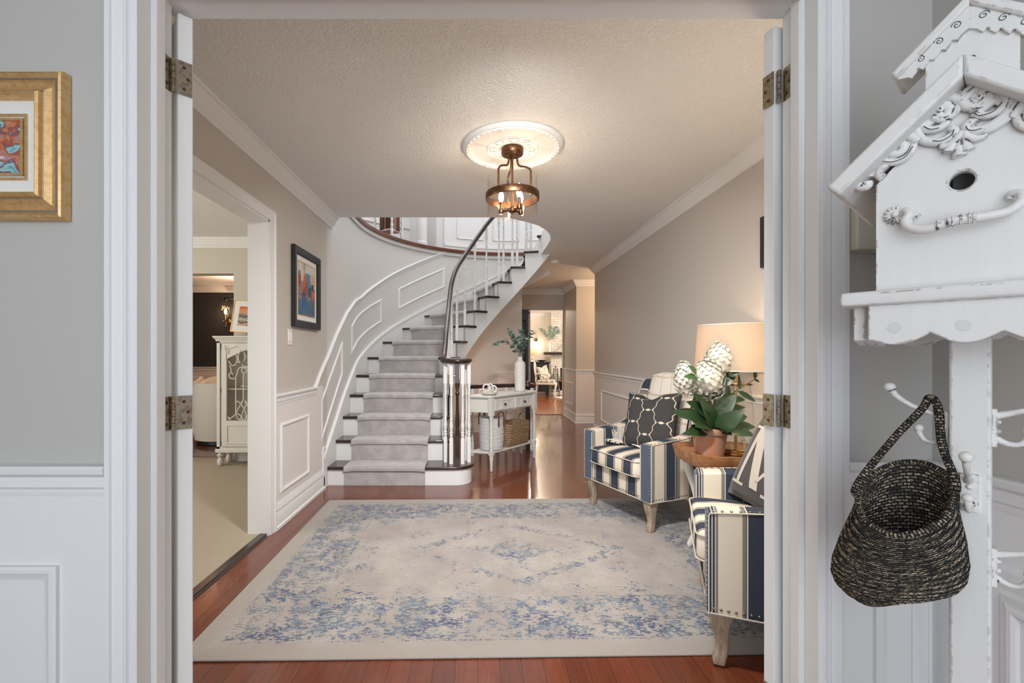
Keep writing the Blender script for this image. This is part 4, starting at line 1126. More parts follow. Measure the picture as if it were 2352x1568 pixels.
for (bx, by), L_, (dx, dy), nm in EU:
    s_ = thing('eucalyptus_stem', 'grey-green eucalyptus stem ' + nm, 'foliage', (vx.x, vx.y, vx.z + .02), 0, 'eucalyptus stems in the console vase')
    droop = .30 if abs(dx) > .2 else .05
    ctl = [(0, 0, 0), (0, 0, .20), (dx * .06, dy * .06, .365), (dx * .35, dy * .35, .365 + L_ * .40), (dx * .72, dy * .72, .365 + L_ * (.66 - droop * .55)), (dx * 1.05, dy * 1.05, .365 + L_ * (.9 - droop * 1.75))]
    pts = crom(ctl, 6); MB().tube(pts, [.0032 - .0018 * i / len(pts) for i in range(len(pts))], 5).build('twig', 'twig', s_, smooth=60)
    mb = MB(); n0 = int(len(pts) * .48)
    for i in range(n0, len(pts)):
        p = pts[i]
        for q in range(3 if i > n0 + 3 else 2):
            a = random.uniform(0, 2 * pi); e = random.uniform(-.3, .8)
            d = Vector((math.cos(a) * math.cos(e), math.sin(a) * math.cos(e), math.sin(e)))
            b = p + d * .006; ln_ = random.uniform(.030, .052)
            leaf(mb, b, d, ln_, ln_ * random.uniform(.7, .95), Vector((random.uniform(-.7, .7), random.uniform(-.9, .2), 1)).normalized(), random.uniform(-.1, .3), 4, .08)
    mb.build('leaf_spray', 'euca', s_, smooth=60)['kind'] = 'stuff'
# glass bowl with whitewashed chain links
bw = on_console(-.33, .075, .762)
tag(MB().lathe([(0, .001), (.070, .001), (.088, .012), (.094, .034), (.096, .056), (.093, .056), (.090, .034), (.084, .016), (.068, .006), (0, .006)], 40).build('glass_bowl', 'glass', smooth=50, loc=bw), 'low round glass bowl at the left end of the console table', 'bowl')
wb = tag(MB().lathe([(0, 0), (.066, 0), (.083, .010), (.088, .026), (.080, .026), (.0, .024)], 32).build('white_sand', 'white_loop', smooth=50, loc=(bw.x, bw.y, bw.z + .0065)), 'white filling in the glass bowl under the wooden links', 'sand')
wb['kind'] = 'stuff'
CH = [((-.030, -.01, .062), (.3, 1, .0), .036), ((.012, -.02, .066), (.8, .6, .2), .038), ((.040, -.01, .052), (.2, 1, .1), .032)]
for i, (c, nrm, r) in enumerate(CH):
    nv = Vector(nrm).normalized(); a = nv.orthogonal().normalized(); b = nv.cross(a)
    a, b = (Vector((nv.y, -nv.x, 0)).normalized(), nv.cross(Vector((nv.y, -nv.x, 0)).normalized()))
    ln_ = [Vector(c) + a * (r * math.cos(2 * pi * k / 24)) + b * (r * .95 * math.sin(2 * pi * k / 24)) for k in range(24)]
    tag(MB().tube(ln_, .0085, 8, closed=True).build('chain_link', 'white_loop', smooth=60, loc=(bw.x, bw.y, bw.z + .012)), 'whitewashed wooden ring link standing in the glass bowl, ' + ('leftmost', 'middle and tallest', 'rightmost')[i] + ' one', 'ring', 'wooden chain links in the bowl')
# white rope basket with leather handles
bp = on_console(-.245, .115, .194)
wbk = thing('rope_basket', 'round white woven rope basket with brown leather handles under the console', 'basket', bp, math.atan2(.64, .53))
def coil(a, i, r): return r
P = []
for k in range(26):
    z = .004 + k * .0125; r = .118 + .012 * math.sin(min(1, k / 20) * pi * .75)
    P += [(r - .003, z), (r + .002, z + .006)]
P = [(0, .002), (.10, .002)] + P + [(.120, .330), (.112, .328), (.112, .02), (0, .012)]
MB().lathe(P, 44).build('basket_body', 'white_weave', wbk, smooth=60)
for s in (-1, 1):
    pts = crom([(-.045, s * .130, .245), (-.045, s * .131, .325), (-.036, s * .126, .375), (0, s * .12, .395), (.036, s * .126, .375), (.045, s * .131, .325), (.045, s * .130, .245)], 5)
    MB().tube(pts, .011, 8, flat=(1, .28) if 0 else (.32, 1)).build('leather_handle', 'leather', wbk, smooth=60)
# hyacinth basket
bp = on_console(.105, .115, .194)
hb = thing('wicker_basket', 'rectangular brown hyacinth wicker basket on the console shelf', 'basket', bp, math.atan2(.64, .53))
rings = []
for z, g in ((0, -.010), (.02, -.002), (.08, .006), (.16, .010), (.235, .012), (.245, .006), (.245, -.008), (.235, -.012), (.03, -.018)):
    dipp = lambda x: -.02 * (1 - (abs(x) / .19) ** 2) if z > .2 else 0
    rings.append([Vector((x, y, z + dipp(x))) for x, y in rrect(.40 + 2 * g, .225 + 2 * g, .035 + g, 5)])
MB().loft(rings).build('basket_body', 'wicker', hb, smooth=60)
for s in (-1, 1):
    pts = crom([(s * .205, -.04, .22), (s * .207, -.035, .285), (s * .205, 0, .315), (s * .207, .035, .285), (s * .205, .04, .22)], 6)
    MB().tube(pts, .008, 7).build('basket_handle', 'wicker', hb, smooth=60)
# ------------------------------------------------------------------ armchairs
def arm_profile():
    """side outline in (y, z); front is -y"""
    top = crom([(-.345, .575), (-.20, .590), (-.05, .605), (.06, .645), (.13, .72), (.185, .83), (.225, .925), (.262, .962)], 5)
    P = [(-.350, .20), (-.350, .565)] + [(p[0], p[1]) for p in [(v.x, v.y) for v in [Vector((a[0], a[1])) for a in [(q.x, q.y) for q in top]]]]
    P += [(.300, .962), (.320, .945), (.300, .78), (.275, .55), (.262, .20)]
    return P
def crom2(pts, n): return [(v.x, v.y) for v in crom([(a, b, 0) for a, b in pts], n)]
def arm_profile():
    top = crom2([(-.345, .575), (-.20, .590), (-.05, .605), (.06, .645), (.13, .72), (.185, .83), (.225, .925), (.262, .962)], 5)
    return [(-.350, .20), (-.350, .565)] + top + [(.300, .962), (.318, .945), (.300, .78), (.275, .55), (.262, .20)]
def rbox(mb, x0, x1, y0, y1, z0, z1, r=.04, crown=0.0, n=8):
    """soft cushion box: rounded plan and rounded edges"""
    cx, cy = (x0 + x1) / 2, (y0 + y1) / 2; rings = []
    hh = (z1 - z0) / 2
    for i in range(n + 1):
        a = -pi / 2 + pi * i / n; g = -r * (1 - math.cos(a)) ; z = (z0 + z1) / 2 + (hh) * math.sin(a) if r >= hh else None
        if z is None:
            z = (z0 + r - r + r + r * math.sin(a)) if a <= 0 else (z1 - r + r * math.sin(a))
            z = z0 + r + r * math.sin(a) if a <= 0 else z1 - r + r * math.sin(a)
        rings.append([Vector((cx + x, cy + y, z)) for x, y in rrect(x1 - x0 + 2 * g, y1 - y0 + 2 * g, max(.004, .05 + g), 5)])
    if crown:
        for f, g in ((.75, crown * .5), (.4, crown * .9), (.08, crown)):
            rings.append([Vector((cx + x * f, cy + y * f, z1 + g)) for x, y in rrect(x1 - x0 - 2 * r, y1 - y0 - 2 * r, max(.004, .05 - r), 5)])
    return mb.loft(rings)
def make_armchair(label):
    c = thing('armchair', label, 'armchair', group='striped armchairs either side of the lamp table')
    AW = .095; HW = .36
    # arms: slabs with the sweeping side outline, navy front facing, cream welt and nailheads
    for s in (-1, 1):
        T = Matrix(((0, 0, 1, 0), (1, 0, 0, 0), (0, 1, 0, 0), (0, 0, 0, 1)))
        x0, x1 = (s * HW, s * (HW - AW))
        a = MB().prism(arm_profile(), min(x0, x1), max(x0, x1), T).build('arm', 'stripe_y', c, smooth=35, bevel=.018, seg=3)
        fx = MB().box(min(x0, x1) + .006, max(x0, x1) - .006, -.357, -.345, .205, .572).build('arm_front', 'navy', a, bevel=.005)
        out = [(s * (HW + .001), y, z) for y, z in arm_profile()]
        mb = MB().tube([Vector(p) for p in out[:-1]][0:2] + [Vector(p) for p in out[2:-5]], .0032, 6)
        mb.tube([(s * (HW - AW) , -.352, .21), (s * (HW - AW), -.352, .565)], .0038, 6)
        mb.tube([(s * (HW - .002), -.350, .205), (s * (HW - .002), .262, .205)], .0045, 6)
        mb.build('welt', 'welt', a, smooth=60)
        mb = MB()
        for k in range(19): mb.ball((s * (HW - .012), -.356, .225 + k * .0185), (.0055, .004, .0055), 7, 5)
        for k in range(24): mb.ball((s * (HW + .001), -.335 + k * .0245, .224), (.004, .0055, .0055), 7, 5)
        for k in range(9): mb.ball((s * (HW - .012), -.335 + k * .03, .580 + .0028 * k), (.0055, .0055, .004), 7, 5)
        mb.build('nailhead_trim', 'nail', a, smooth=60)
    # front rail, deck, cushion, inside back, outside back
    fr = MB().box(-HW + AW - .01, HW - AW + .01, -.345, .24, .20, .335).build('seat_frame', 'stripe_x', c, bevel=.012)
    MB().tube([(-HW, -.350, .203), (HW, -.350, .203)], .0045, 6).build('welt', 'welt', fr, smooth=60)
    mb = MB()
    for k in range(28): mb.ball((-.34 + k * .0252, -.349, .222), (.0055, .004, .0055), 7, 5)
    mb.build('nailhead_trim', 'nail', fr, smooth=60)
    cu = rbox(MB(), -HW + AW + .003, HW - AW - .003, -.385, .17, .335, .465, .035, .018).build('seat_cushion', 'stripe_x', c, smooth=60)
    for z in (.352, .450):
        lp = [Vector((x, y - .1075, z)) for x, y in rrect(2 * (HW - AW - .003) + .002, .557, .045, 4)]
        MB().tube(lp, .0038, 6, closed=True).build('cushion_piping', 'welt', cu, smooth=60)
    rows = []
    for i in range(13):
        t = i / 12; z = lerp(.34, .985, t); y = lerp(.105, .255, t) - .035 * math.sin(pi * t) + (.05 * max(0, (t - .88) / .12) ** 2)
        rows.append([Vector((lerp(-HW + AW - .02, HW - AW + .02, j / 10), y - .03 * math.sin(pi * j / 10), z - (.02 * (abs(j - 5) / 5) ** 3 if i > 9 else 0))) for j in range(11)])
    for i in range(1, 4): rows.append([Vector((p.x, lerp(p.y, .325, i / 3), p.z - .01 * i * i / 9 + .008 * math.sin(pi * i / 3))) for p in rows[12]])
    rows.append([Vector((p.x, .29, .20)) for p in rows[12]])
    MB().grid(rows).build('backrest', 'stripe_x', c, smooth=60)
    # limed cabriole front legs, raked rear legs
    for s in (-1, 1):
        prof = [((0, 0), .040, .215), ((.0, -.004), .039, .185), ((.004, -.010), .032, .145), ((.005, -.006), .025, .105), ((.004, -.002), .0205, .07), ((.004, -.006), .021, .04), ((.004, -.014), .0235, .018), ((.004, -.014), .020, 0)]
        rings = [[Vector((s * (.305 + ox) + x, -.298 + oy + y, z)) for x, y in rrect(2 * w, 2 * w, w * .45, 3)] for (ox, oy), w, z in prof]
        MB().loft(rings).build('leg', 'lime_wood', c, smooth=50)
        rings = [[Vector((s * .27 + x, .22 + (.215 - z) * .25 + y, z)) for x, y in rrect(2 * w, 2 * w, w * .2, 2)] for w, z in ((.024, .215), (.020, .10), (.016, 0))]
        MB().loft(rings).build('leg', 'lime_wood', c, smooth=40)
    return c
ch1 = make_armchair('striped navy and cream armchair with trellis pillow, beyond the lamp table')
ch2 = copy_tree(ch1); ch2['label'] = 'striped navy and cream armchair nearest the doorway, holding the letter pillow'
def place_chair(o, p, facing_deg):
    """p = middle of the front feet on the floor; front is local -y"""
    a = math.radians(facing_deg); f = Vector((math.cos(a), math.sin(a), 0))
    o.rotation_euler = (0, 0, a + pi / 2); o.location = Vector((p[0], p[1], .009)) - f * .305
    bpy.context.view_layer.update()
place_chair(ch1, (1.022, 3.275), 180 + 22)
place_chair(ch2, (1.035, 2.005), 180 - 22)
# pillows
def pillow(mb, w, h, t, n=14, peak=.18):
    def P(u, v, s):
        ex = 1 - peak * .35 * (1 - u * u) if 0 else 1
        x = w / 2 * u * (1 - .07 * (1 - v * v)); y = h / 2 * v * (1 - .07 * (1 - u * u))
        dip = -.10 * h * math.exp(-((u + .08) / .30) ** 2) * max(0, v) ** 3 if peak else 0
        z = s * t / 2 * max(0, (1 - u ** 4) * (1 - v ** 4)) ** .55 
        return Vector((x, y + dip, z))
    for s in (1, -1):
        mb.grid([[P(-1 + 2 * j / n, -1 + 2 * i / n, s) for j in range(n + 1)] for i in range(n + 1)], lambda i, j: (j / n, i / n))
    edge = [P(-1 + 2 * j / n, -1, 1) for j in range(n)] + [P(1, -1 + 2 * j / n, 1) for j in range(n)] + [P(1 - 2 * j / n, 1, 1) for j in range(n)] + [P(-1, 1 - 2 * j / n, 1) for j in range(n)]
    return edge
def chair_T(ch, x, y, z, tilt, spin=0, yaw=0):
    """local frame on a chair: plane facing the chair front, leaning back by tilt degrees"""
    return ch.matrix_world @ Matrix.Translation((x, y, z)) @ Matrix.Rotation(math.radians(yaw), 4, 'Z') @ Matrix.Rotation(math.radians(90 - tilt), 4, 'X') @ Matrix.Rotation(math.radians(spin), 4, 'Z')
pr = thing('trellis_pillow', 'charcoal square pillow with pale trellis embroidery on the far armchair', 'pillow')
pr.matrix_world = chair_T(ch1, .035, -.055, .672, 20, 4, 12)
mb = MB(); edge = pillow(mb, .43, .43, .14); mb.build('pillow_cover', 'trellis', pr, smooth=80)
mb = MB()
for k, p in enumerate(edge):
    q = edge[(k + 1) % len(edge)]
    for f in (0, .33, .66):
        c_ = p.lerp(q, f); d_ = (q - p).normalized(); nrm = Vector((d_.y, -d_.x, 0)); mb.tube([c_ - nrm * .006, c_ + nrm * .009], .0042, 5)
mb.build('whipstitch_edge', 'black', pr, smooth=60)
lp = thing('letter_pillow', 'dark grey pillow with a big cream letter M on the near armchair', 'pillow')
lp.matrix_world = chair_T(ch2, -.085, -.035, .665, 22, -8, 30)
mb = MB(); edge = pillow(mb, .43, .43, .14, peak=.1); mb.build('pillow_cover', 'grey_fabric', lp, smooth=80)
# serif capital M, laid over the front of the pillow
def on_pillow(x, y):
    u, v = x / .215, y / .215; return .07 * max(0, (1 - u ** 4) * (1 - v ** 4)) ** .55 + .0012
def patch(mb, quad, n=8):
    a, b, c_, d_ = [Vector((q[0], q[1], 0)) for q in quad]
    rows = []
    for i in range(n + 1):
        l, r = a.lerp(d_, i / n), b.lerp(c_, i / n); rows.append([Vector((p.x, p.y, on_pillow(p.x, p.y))) for p in [l.lerp(r, j / 4) for j in range(5)]])
    mb.grid(rows)
mb = MB()
for q in ([(-.125, -.13), (-.105, -.13), (-.105, .13), (-.125, .13)], [(.070, -.13), (.120, -.13), (.120, .13), (.070, .13)], [(-.035, -.13), (.015, -.13), (-.075, .13), (-.125, .13)], [(-.035, -.13), (-.018, -.13), (.118, .13), (.098, .13)],
          [(-.155, -.143), (-.075, -.143), (-.075, -.130), (-.155, -.130)], [(.040, -.143), (.150, -.143), (.150, -.130), (.040, -.130)], [(-.155, .130), (-.095, .130), (-.095, .143), (-.155, .143)], [(.090, .130), (.150, .130), (.150, .143), (.090, .143)]): patch(mb, q)
M['print'] = fabric('letter_print_ink', (.46, .41, .35))
mb.build('letter_print', 'print', lp, smooth=60)
# throw over the far chair's back and down onto its seat, fringed
def back_y(z): 
    t = (z - .34) / .645; return lerp(.105, .255, t) - .035 * math.sin(pi * max(0, min(1, t))) - .030
rows = []
prof = [(.345, .66), (.350, .80), (.345, .93), (.335, .985), (.30, 1.005), (.26, 1.008), (.225, .995)] + [(back_y(z) - .014, z) for z in (.94, .86, .76, .66, .57, .50)] + [(.0, .495), (-.08, .497), (-.16, .497)]
for i, (y, z) in enumerate(prof):
    row = []
    for j in range(15):
        f = j / 14; x = lerp(-.235, .215, f) + (.02 * math.sin(i * .9)) * (1 if i < 9 else .3)
        row.append(Vector((x, y - .010 * math.sin(f * 9 + i * .7) * (.5 if i > 12 else 1), z + (.006 * math.sin(f * 13 + i)) + (.012 * math.sin(pi * f) if 3 <= i <= 6 else 0))))
    rows.append(row)
th = thing('throw_blanket', 'cream throw with thin brown lines over the far armchair back', 'blanket'); th.matrix_world = ch1.matrix_world.copy()
MB().grid(rows, lambda i, j: (j / 14, i / 9)).build('blanket', 'throw', th, smooth=80, solid=.009)
mb = MB()
random.seed(3)
for j in range(40):
    x = lerp(-.262, -.10, j / 39); L_ = random.uniform(.03, .055)
    p = Vector((x, -.15 + .03 * math.sin(j), .498)); mb.tube(crom([p, p + Vector((-.012 + random.uniform(-.01, .01), -L_ * .6, .008)), p + Vector((-.02 + random.uniform(-.02, .02), -L_ * 1.1, -.004))], 3), .0028, 5)
for j in range(26):
    y = lerp(-.16, .06, j / 25); p = Vector((-.245, y, .50)); L_ = random.uniform(.04, .07); mb.tube(crom([p, p + Vector((-.010, random.uniform(-.01, .01), .03)), p + Vector((-.016 + random.uniform(-.01, .006), random.uniform(-.02, .02), .02 + L_))], 3), .003, 5)
mb.build('fringe', 'cream_fabric', th, smooth=60)['kind'] = 'stuff'

# lamp table between the chairs
TX, TY, TZ = 1.425, 2.62, .605
tb = thing('lamp_table', 'tray-topped wooden side table with pale curved legs between the armchairs', 'side table', (TX, TY, 0), math.radians(0))
def scallop(w, d, g=0.0, n=96):
    pts = []
    for k in range(n):
        a = 2 * pi * k / n; c_, s_ = math.cos(a), math.sin(a)
        r = 1 / (abs(c_) ** 4 + abs(s_) ** 4) ** .25
        r *= 1 - .055 * math.exp(-((abs(math.sin(2 * a)) - .55) / .13) ** 2)
        pts.append((c_ * (r * w / 2 + g), s_ * (r * d / 2 + g)))
    return pts
W_, D_ = .48, .43
MB().prism(scallop(W_, D_, -.006), TZ - .026, TZ).build('tray_floor', 'oak', tb, smooth=30)
r0 = []
for z, g in ((TZ - .052, -.012), (TZ - .040, .000), (TZ - .012, .004), (TZ + .012, .012), (TZ + .024, .014), (TZ + .026, .006), (TZ + .010, -.006), (TZ + .001, -.012)):
    r0.append([Vector((x, y, z)) for x, y in scallop(W_, D_, g)])
MB().loft(r0, cap=False).build('tray_rim', 'oak', tb, smooth=50)
for sx in (-1, 1):
    for sy in (-1, 1):
        pts = crom([(sx * .14, sy * .13, TZ - .03), (sx * .15, sy * .14, TZ - .10), (sx * .11, sy * .115, TZ - .26), (sx * .10, sy * .11, .16), (sx * .135, sy * .14, .03), (sx * .14, sy * .145, .016)], 6)
        MB().tube(pts, [lerp(.030, .014, i / (len(pts) - 1)) for i in range(len(pts))], 10).build('leg', 'pale_paint', tb, smooth=60)
for sx in (-1, 1): MB().tube(crom([(sx * .105, -.105, .30), (0, 0, .33), (sx * .105 * -1, .105, .30)], 6), .012, 8).build('stretcher', 'pale_paint', tb, smooth=60)

# glass lamp
lx, ly = 1.487, 2.62
tl = thing('table_lamp', 'glass and brass table lamp with a wide linen drum shade', 'lamp', (lx, ly, TZ + .001))
MB().lathe([(0, 0), (.100, 0), (.103, .004), (.103, .016), (.099, .020), (.096, .020), (.096, .030), (.092, .034), (0, .034)], 44).build('base', 'brass', tl, smooth=35)
MB().tube([(0, 0, .033), (0, 0, .50)], .009, 12).build('stem', 'brass', tl, smooth=60)
MB().lathe([(.089, .033), (.091, .10), (.090, .22), (.086, .30), (.077, .36), (.074, .392), (.0715, .392), (.0745, .36), (.083, .30), (.0875, .22), (.0885, .10), (.0865, .033)], 44, cap=False).build('glass_body', 'glass_lamp', tl, smooth=50)
MB().lathe([(0, .390), (.076, .390), (.077, .394), (.077, .402), (.074, .405), (0, .405)], 36).build('glass_cap', 'brass', tl, smooth=35)
MB().lathe([(.216, .475), (.201, .735), (.1995, .735), (.2145, .475), (.216, .475)], 64, cap=False).build('shade', 'shade', tl, smooth=40)
mb = MB().lathe([(.2175, .473), (.2175, .480), (.214, .480), (.214, .473), (.2175, .473)], 64, cap=False).lathe([(.2025, .731), (.2022, .738), (.199, .738), (.199, .731), (.2025, .731)], 64, cap=False)
for k in range(3):
    a = 2 * pi * k / 3; mb.tube([(0, 0, .70), (.199 * math.cos(a), .199 * math.sin(a), .715)], .0022, 6)
mb.build('shade_ring', 'welt', tl, smooth=40)
MB().lathe([(0, .505), (.012, .507), (.014, .53), (.028, .56), (.032, .59), (.024, .62), (0, .634)], 16).build('bulb', 'bulb', tl, smooth=60)
MB().tube([(0, 0, .50), (0, 0, .505), (0, 0, .51)], .016, 12).tube([(0, 0, .50), (.04, 0, .53), (.04, 0, .65), (0, 0, .70), (0, 0, .72)], .002, 6).build('harp', 'brass', tl, smooth=60)
cr = crom([(.095, -.03, .012), (.13, -.025, .010), (.150, .0, .012), (.160, .10, .012), (.165, .20, .035), (.168, .245, -.05), (.168, .245, -.59)], 6)
MB().tube(cr, .0028, 6).build('cord', 'welt', tl, smooth=60)
point('table_lamp_light', (0, 0, .600), 9.5, (1, .70, .43), .035, tl)

# potted hydrangea
hx_, hy_ = 1.29, 2.535
hp = thing('potted_hydrangea', 'white hydrangea in a weathered terracotta pot on the lamp table', 'potted plant', (hx_, hy_, TZ + .001))
MB().lathe([(0, .0), (.066, 0), (.070, .004), (.090, .128), (.098, .130), (.100, .134), (.103, .160), (.101, .164), (.092, .164), (.089, .145), (.0, .140)], 40).build('pot', 'terracotta', hp, smooth=35)
random.seed(5)
HEAD = [((-.045, -.075, .435), (.085, .078, .086), (-.25, -.2, .9)), ((.055, -.02, .545), (.082, .078, .090), (.35, 0, .9)), ((-.140, -.02, .435), (.058, .06, .072), (-.5, 0, .8))]
for c_, r_, ax_ in HEAD:
    c_ = Vector(c_)
    pts = crom([(random.uniform(-.02, .02), random.uniform(-.02, .02), .14), (c_.x * .35, c_.y * .3, .25), (c_.x * .9, c_.y * .9, c_.z - .02)], 6)
    MB().tube(pts, .005, 6).build('flower_stem', 'stem', hp, smooth=60)
    mb = MB()
    N = 120
    for k in range(N):
        zz = 1 - 2 * (k + .5) / N; a = k * 2.39996; rr = math.sqrt(1 - zz * zz)
        d_ = Vector((rr * math.cos(a), rr * math.sin(a), zz)); tap = 1.0 - .28 * zz
        p = c_ + Vector((d_.x * r_[0] * tap, d_.y * r_[1] * tap, d_.z * r_[2] * 1.15 )) * random.uniform(.90, 1.04) + Vector(ax_) * (zz * .018)
        t1 = d_.orthogonal().normalized(); t2 = d_.cross(t1); ro = random.uniform(0, pi)
        for q in range(4):
            e = t1 * math.cos(ro + q * pi / 2) + t2 * math.sin(ro + q * pi / 2); s_ = t1 * -math.sin(ro + q * pi / 2) + t2 * math.cos(ro + q * pi / 2); L_ = random.uniform(.012, .016)
            mb.add([p, p + e * L_ * .5 + s_ * L_ * .48 + d_ * .004, p + e * L_ + d_ * .002 * random.uniform(-1, 2), p + e * L_ * .5 - s_ * L_ * .48 + d_ * .004], [(0, 1, 2, 3)])
    mb.ball(c_, (r_[0] * .86, r_[1] * .86, r_[2] * .92), 14, 10)
    mb.build('flower_head', 'petal', hp, smooth=30)
LV = [((-.02, -.05, .16), (-.75, -.45, .62), .20, .085, 'leaf'), ((-.03, -.05, .17), (-.55, -.7, .30), .15, .075, 'leaf'), ((-.05, -.06, .15), (-.8, -.5, .15), .13, .07, 'leaf'), ((.02, -.06, .16), (.55, -.6, .10), .16, .08, 'leaf'), ((.03, -.04, .19), (.8, -.2, .35), .15, .075, 'leaf'), ((.03, -.03, .22), (.85, -.2, .25), .14, .07, 'leaf'), ((.03, -.02, .26), (.9, -.2, .25), .15, .05, 'leaf'), ((.0, -.03, .22), (-.7, -.3, .6), .16, .08, 'leaf'), ((.02, -.03, .30), (.8, -.1, .5), .12, .045, 'leaf'), ((.0, 0, .30), (-.1, -.3, .9), .14, .07, 'leaf'), ((0, -.05, .16), (-.35, -.5, .8), .20, .09, 'leaf'), ((.01, -.06, .15), (.3, -.6, .65), .17, .085, 'leaf'), ((.0, -.05, .22), (.45, -.4, .75), .16, .075, 'leaf'), ((-.01, -.05, .25), (-.5, -.4, .6), .15, .08, 'leaf'), ((.03, -.05, .16), (.8, -.5, .3), .16, .08, 'leaf'), ((.02, -.02, .36), (-.35, -.3, .8), .12, .07, 'leaf'), ((.04, -.04, .40), (.5, -.3, .6), .10, .06, 'leaf'), ((.03, -.02, .34), (.35, -.3, .8), .10, .06, 'leaf'),
      ((-.13, -.12, .46), (-.45, -.4, .6), .07, .035, 'leaf2'), ((-.125, -.12, .44), (-.75, -.4, .25), .075, .04, 'leaf2'), ((-.115, -.12, .44), (-.1, -.5, .1), .07, .035, 'leaf2'), ((.02, -.04, .17), (.1, -.9, .2), .13, .07, 'leaf'), ((.05, -.02, .17), (.9, .1, .0), .15, .075, 'leaf'), ((0, .03, .2), (.2, .8, .4), .16, .08, 'leaf'), ((-.04, .03, .2), (-.6, .7, .4), .16, .08, 'leaf'), ((.07, -.07, .45), (.5, -.5, .7), .07, .045, 'leaf')]
for b, d_, L_, w_, mt in LV:
    mb = MB(); leaf(mb, b, d_, L_ * 1.05, w_ * 1.15, Vector((.25 * d_[0], -.75, .65)).normalized(), .30, 7, .10); mb.build('leaf', mt, hp, smooth=60)
sp_ = crom([(.02, 0, .15), (.05, -.01, .27), (.10, -.02, .34), (.17, -.03, .39), (.235, -.03, .43)], 6)
MB().tube(sp_, .003, 6).build('leafy_shoot', 'stem', hp, smooth=60)
for b, d_, L_, w_ in (((.235, -.03, .43), (.1, 0, 1), .06, .022), ((.23, -.03, .43), (.8, 0, -.3), .04, .015), ((.19, -.03, .40), (.9, 0, .05), .04, .012), ((.15, -.03, .375), (.05, 0, 1), .085, .020), ((.14, -.03, .365), (.9, 0, -.45), .13, .032), ((.10, -.02, .34), (-.1, 0, 1), .07, .024), ((.09, -.02, .32), (1, -.1, .0), .10, .04)):
    mb = MB(); leaf(mb, b, d_, L_, w_, Vector((0, -1, .3)).normalized(), .15, 5); mb.build('leaf', 'leaf', hp, smooth=60)
# ------------------------------------------------------------------ coat tree with birdhouse top, by the entry corner
def PV(x, d, z): return Vector((x, -d, z))
rk = thing('coat_tree', 'distressed white coat tree topped with a birdhouse, in the right corner by the doorway', 'coat rack', (.867, .80, 0), -math.radians(50))
MB().box(-.025, .025, -.025, .025, .10, 1.30).build('post', 'worn', rk, bevel=.004)
for k in range(4):
    R = Matrix.Rotation(k * pi / 2, 4, 'Z')
    pts = crom([(.02, 0, .20), (.06, 0, .17), (.12, 0, .07), (.17, 0, .02), (.20, 0, .016)], 5)
    MB().tube([R @ p for p in pts], .017, 8).build('foot', 'worn', rk, smooth=60)
# box with gable front and back, round hole in the front
gab = lambda w, z0, ze, za: [(-w, z0), (w, z0), (w, ze), (0, za), (-w, ze)]
def gable_board(w, z0, ze, za, d0, d1, hole=None):
    """vertical board in the x-z plane between depths d0 (front) and d1, optional round hole cut through"""
    mb = MB(); out = gab(w, z0, ze, za)
    if not hole:
        T = Matrix(((1, 0, 0, 0), (0, 0, 1, 0), (0, 1, 0, 0), (0, 0, 0, 1)))
        return mb.prism(out, -d0, -d1, T)
    hx_, hz_, hr = hole; n = 40
    def ray(a):
        dx, dz = math.cos(a), math.sin(a); best = 9
        for i in range(5):
            (x1, z1), (x2, z2) = out[i], out[(i + 1) % 5]; ex, ez = x2 - x1, z2 - z1
            den = dx * ez - dz * ex
            if abs(den) < 1e-9: continue
            t = ((x1 - hx_) * ez - (z1 - hz_) * ex) / den; u = ((x1 - hx_) * dz - (z1 - hz_) * dx) / den
            if t > 0 and -1e-6 <= u <= 1 + 1e-6: best = min(best, t)
        return (hx_ + dx * best, hz_ + dz * best)
    angs = sorted(set([2 * pi * k / n for k in range(n)] + [math.atan2(z - hz_, x - hx_) % (2 * pi) for x, z in out]))
    rings = []
    for a in angs:
        o = ray(a); i = (hx_ + hr * math.cos(a), hz_ + hr * math.sin(a)); ib = (hx_ + (hr + .0025) * math.cos(a), hz_ + (hr + .0025) * math.sin(a))
        rings.append([PV(o[0], d0, o[1]), PV(ib[0], d0, ib[1]), PV(i[0], d0 - .003, i[1]), PV(i[0], d1, i[1]), PV(o[0], d1, o[1])])
    rings.append(rings[0]); return mb.loft(rings, cap=False)
MB_ = gable_board(.108, 1.272, 1.47, 1.585, .120, .104, (-.004, 1.449, .0145)); fb = MB_.build('front_board', 'worn', rk, smooth=30)
gable_board(.108, 1.272, 1.47, 1.585, -.104, -.120).build('back_board', 'worn', rk, smooth=30)
for s in (-1, 1): MB().box(min(s * .108, s * .094), max(s * .108, s * .094), -.104, .104, 1.272, 1.47).build('side_board', 'worn', rk)
MB().box(-.094, .094, -.104, .104, 1.272, 1.284).build('box_floor', 'groove', rk)
# roof boards, front verge rounded over
for s in (-1, 1):
    ap, ev = (0, 1.632), (s * .171, 1.474); dx, dz = ev[0] - ap[0], ev[1] - ap[1]; L_ = math.hypot(dx, dz); nx, nz = -dz / L_ * (1 if s > 0 else -1), dx / L_ * (1 if s > 0 else -1)
    th_ = .026
    poly = [ap, ev, (ev[0] - nx * th_ * s * s, ev[1] - abs(nz) * th_ * 1.0), (0, ap[1] - th_ * 1.36)]
    poly = [ap, ev, (ev[0] - s * .019, ev[1] - .020), (0, ap[1] - .036)]
    T = Matrix(((1, 0, 0, 0), (0, 0, 1, 0), (0, 1, 0, 0), (0, 0, 0, 1)))
    MB().prism(poly, -.165, .165, T).build('roof_board', 'worn', rk, bevel=.005, seg=3)
    poly = [(s * .004, ap[1] - .040), (s * .118, ap[1] - .040 - .105), (s * .104, ap[1] - .040 - .108), (s * .004, ap[1] - .054)]
    MB().prism(poly, -.128, -.118, T).build('verge_batten', 'worn', rk)
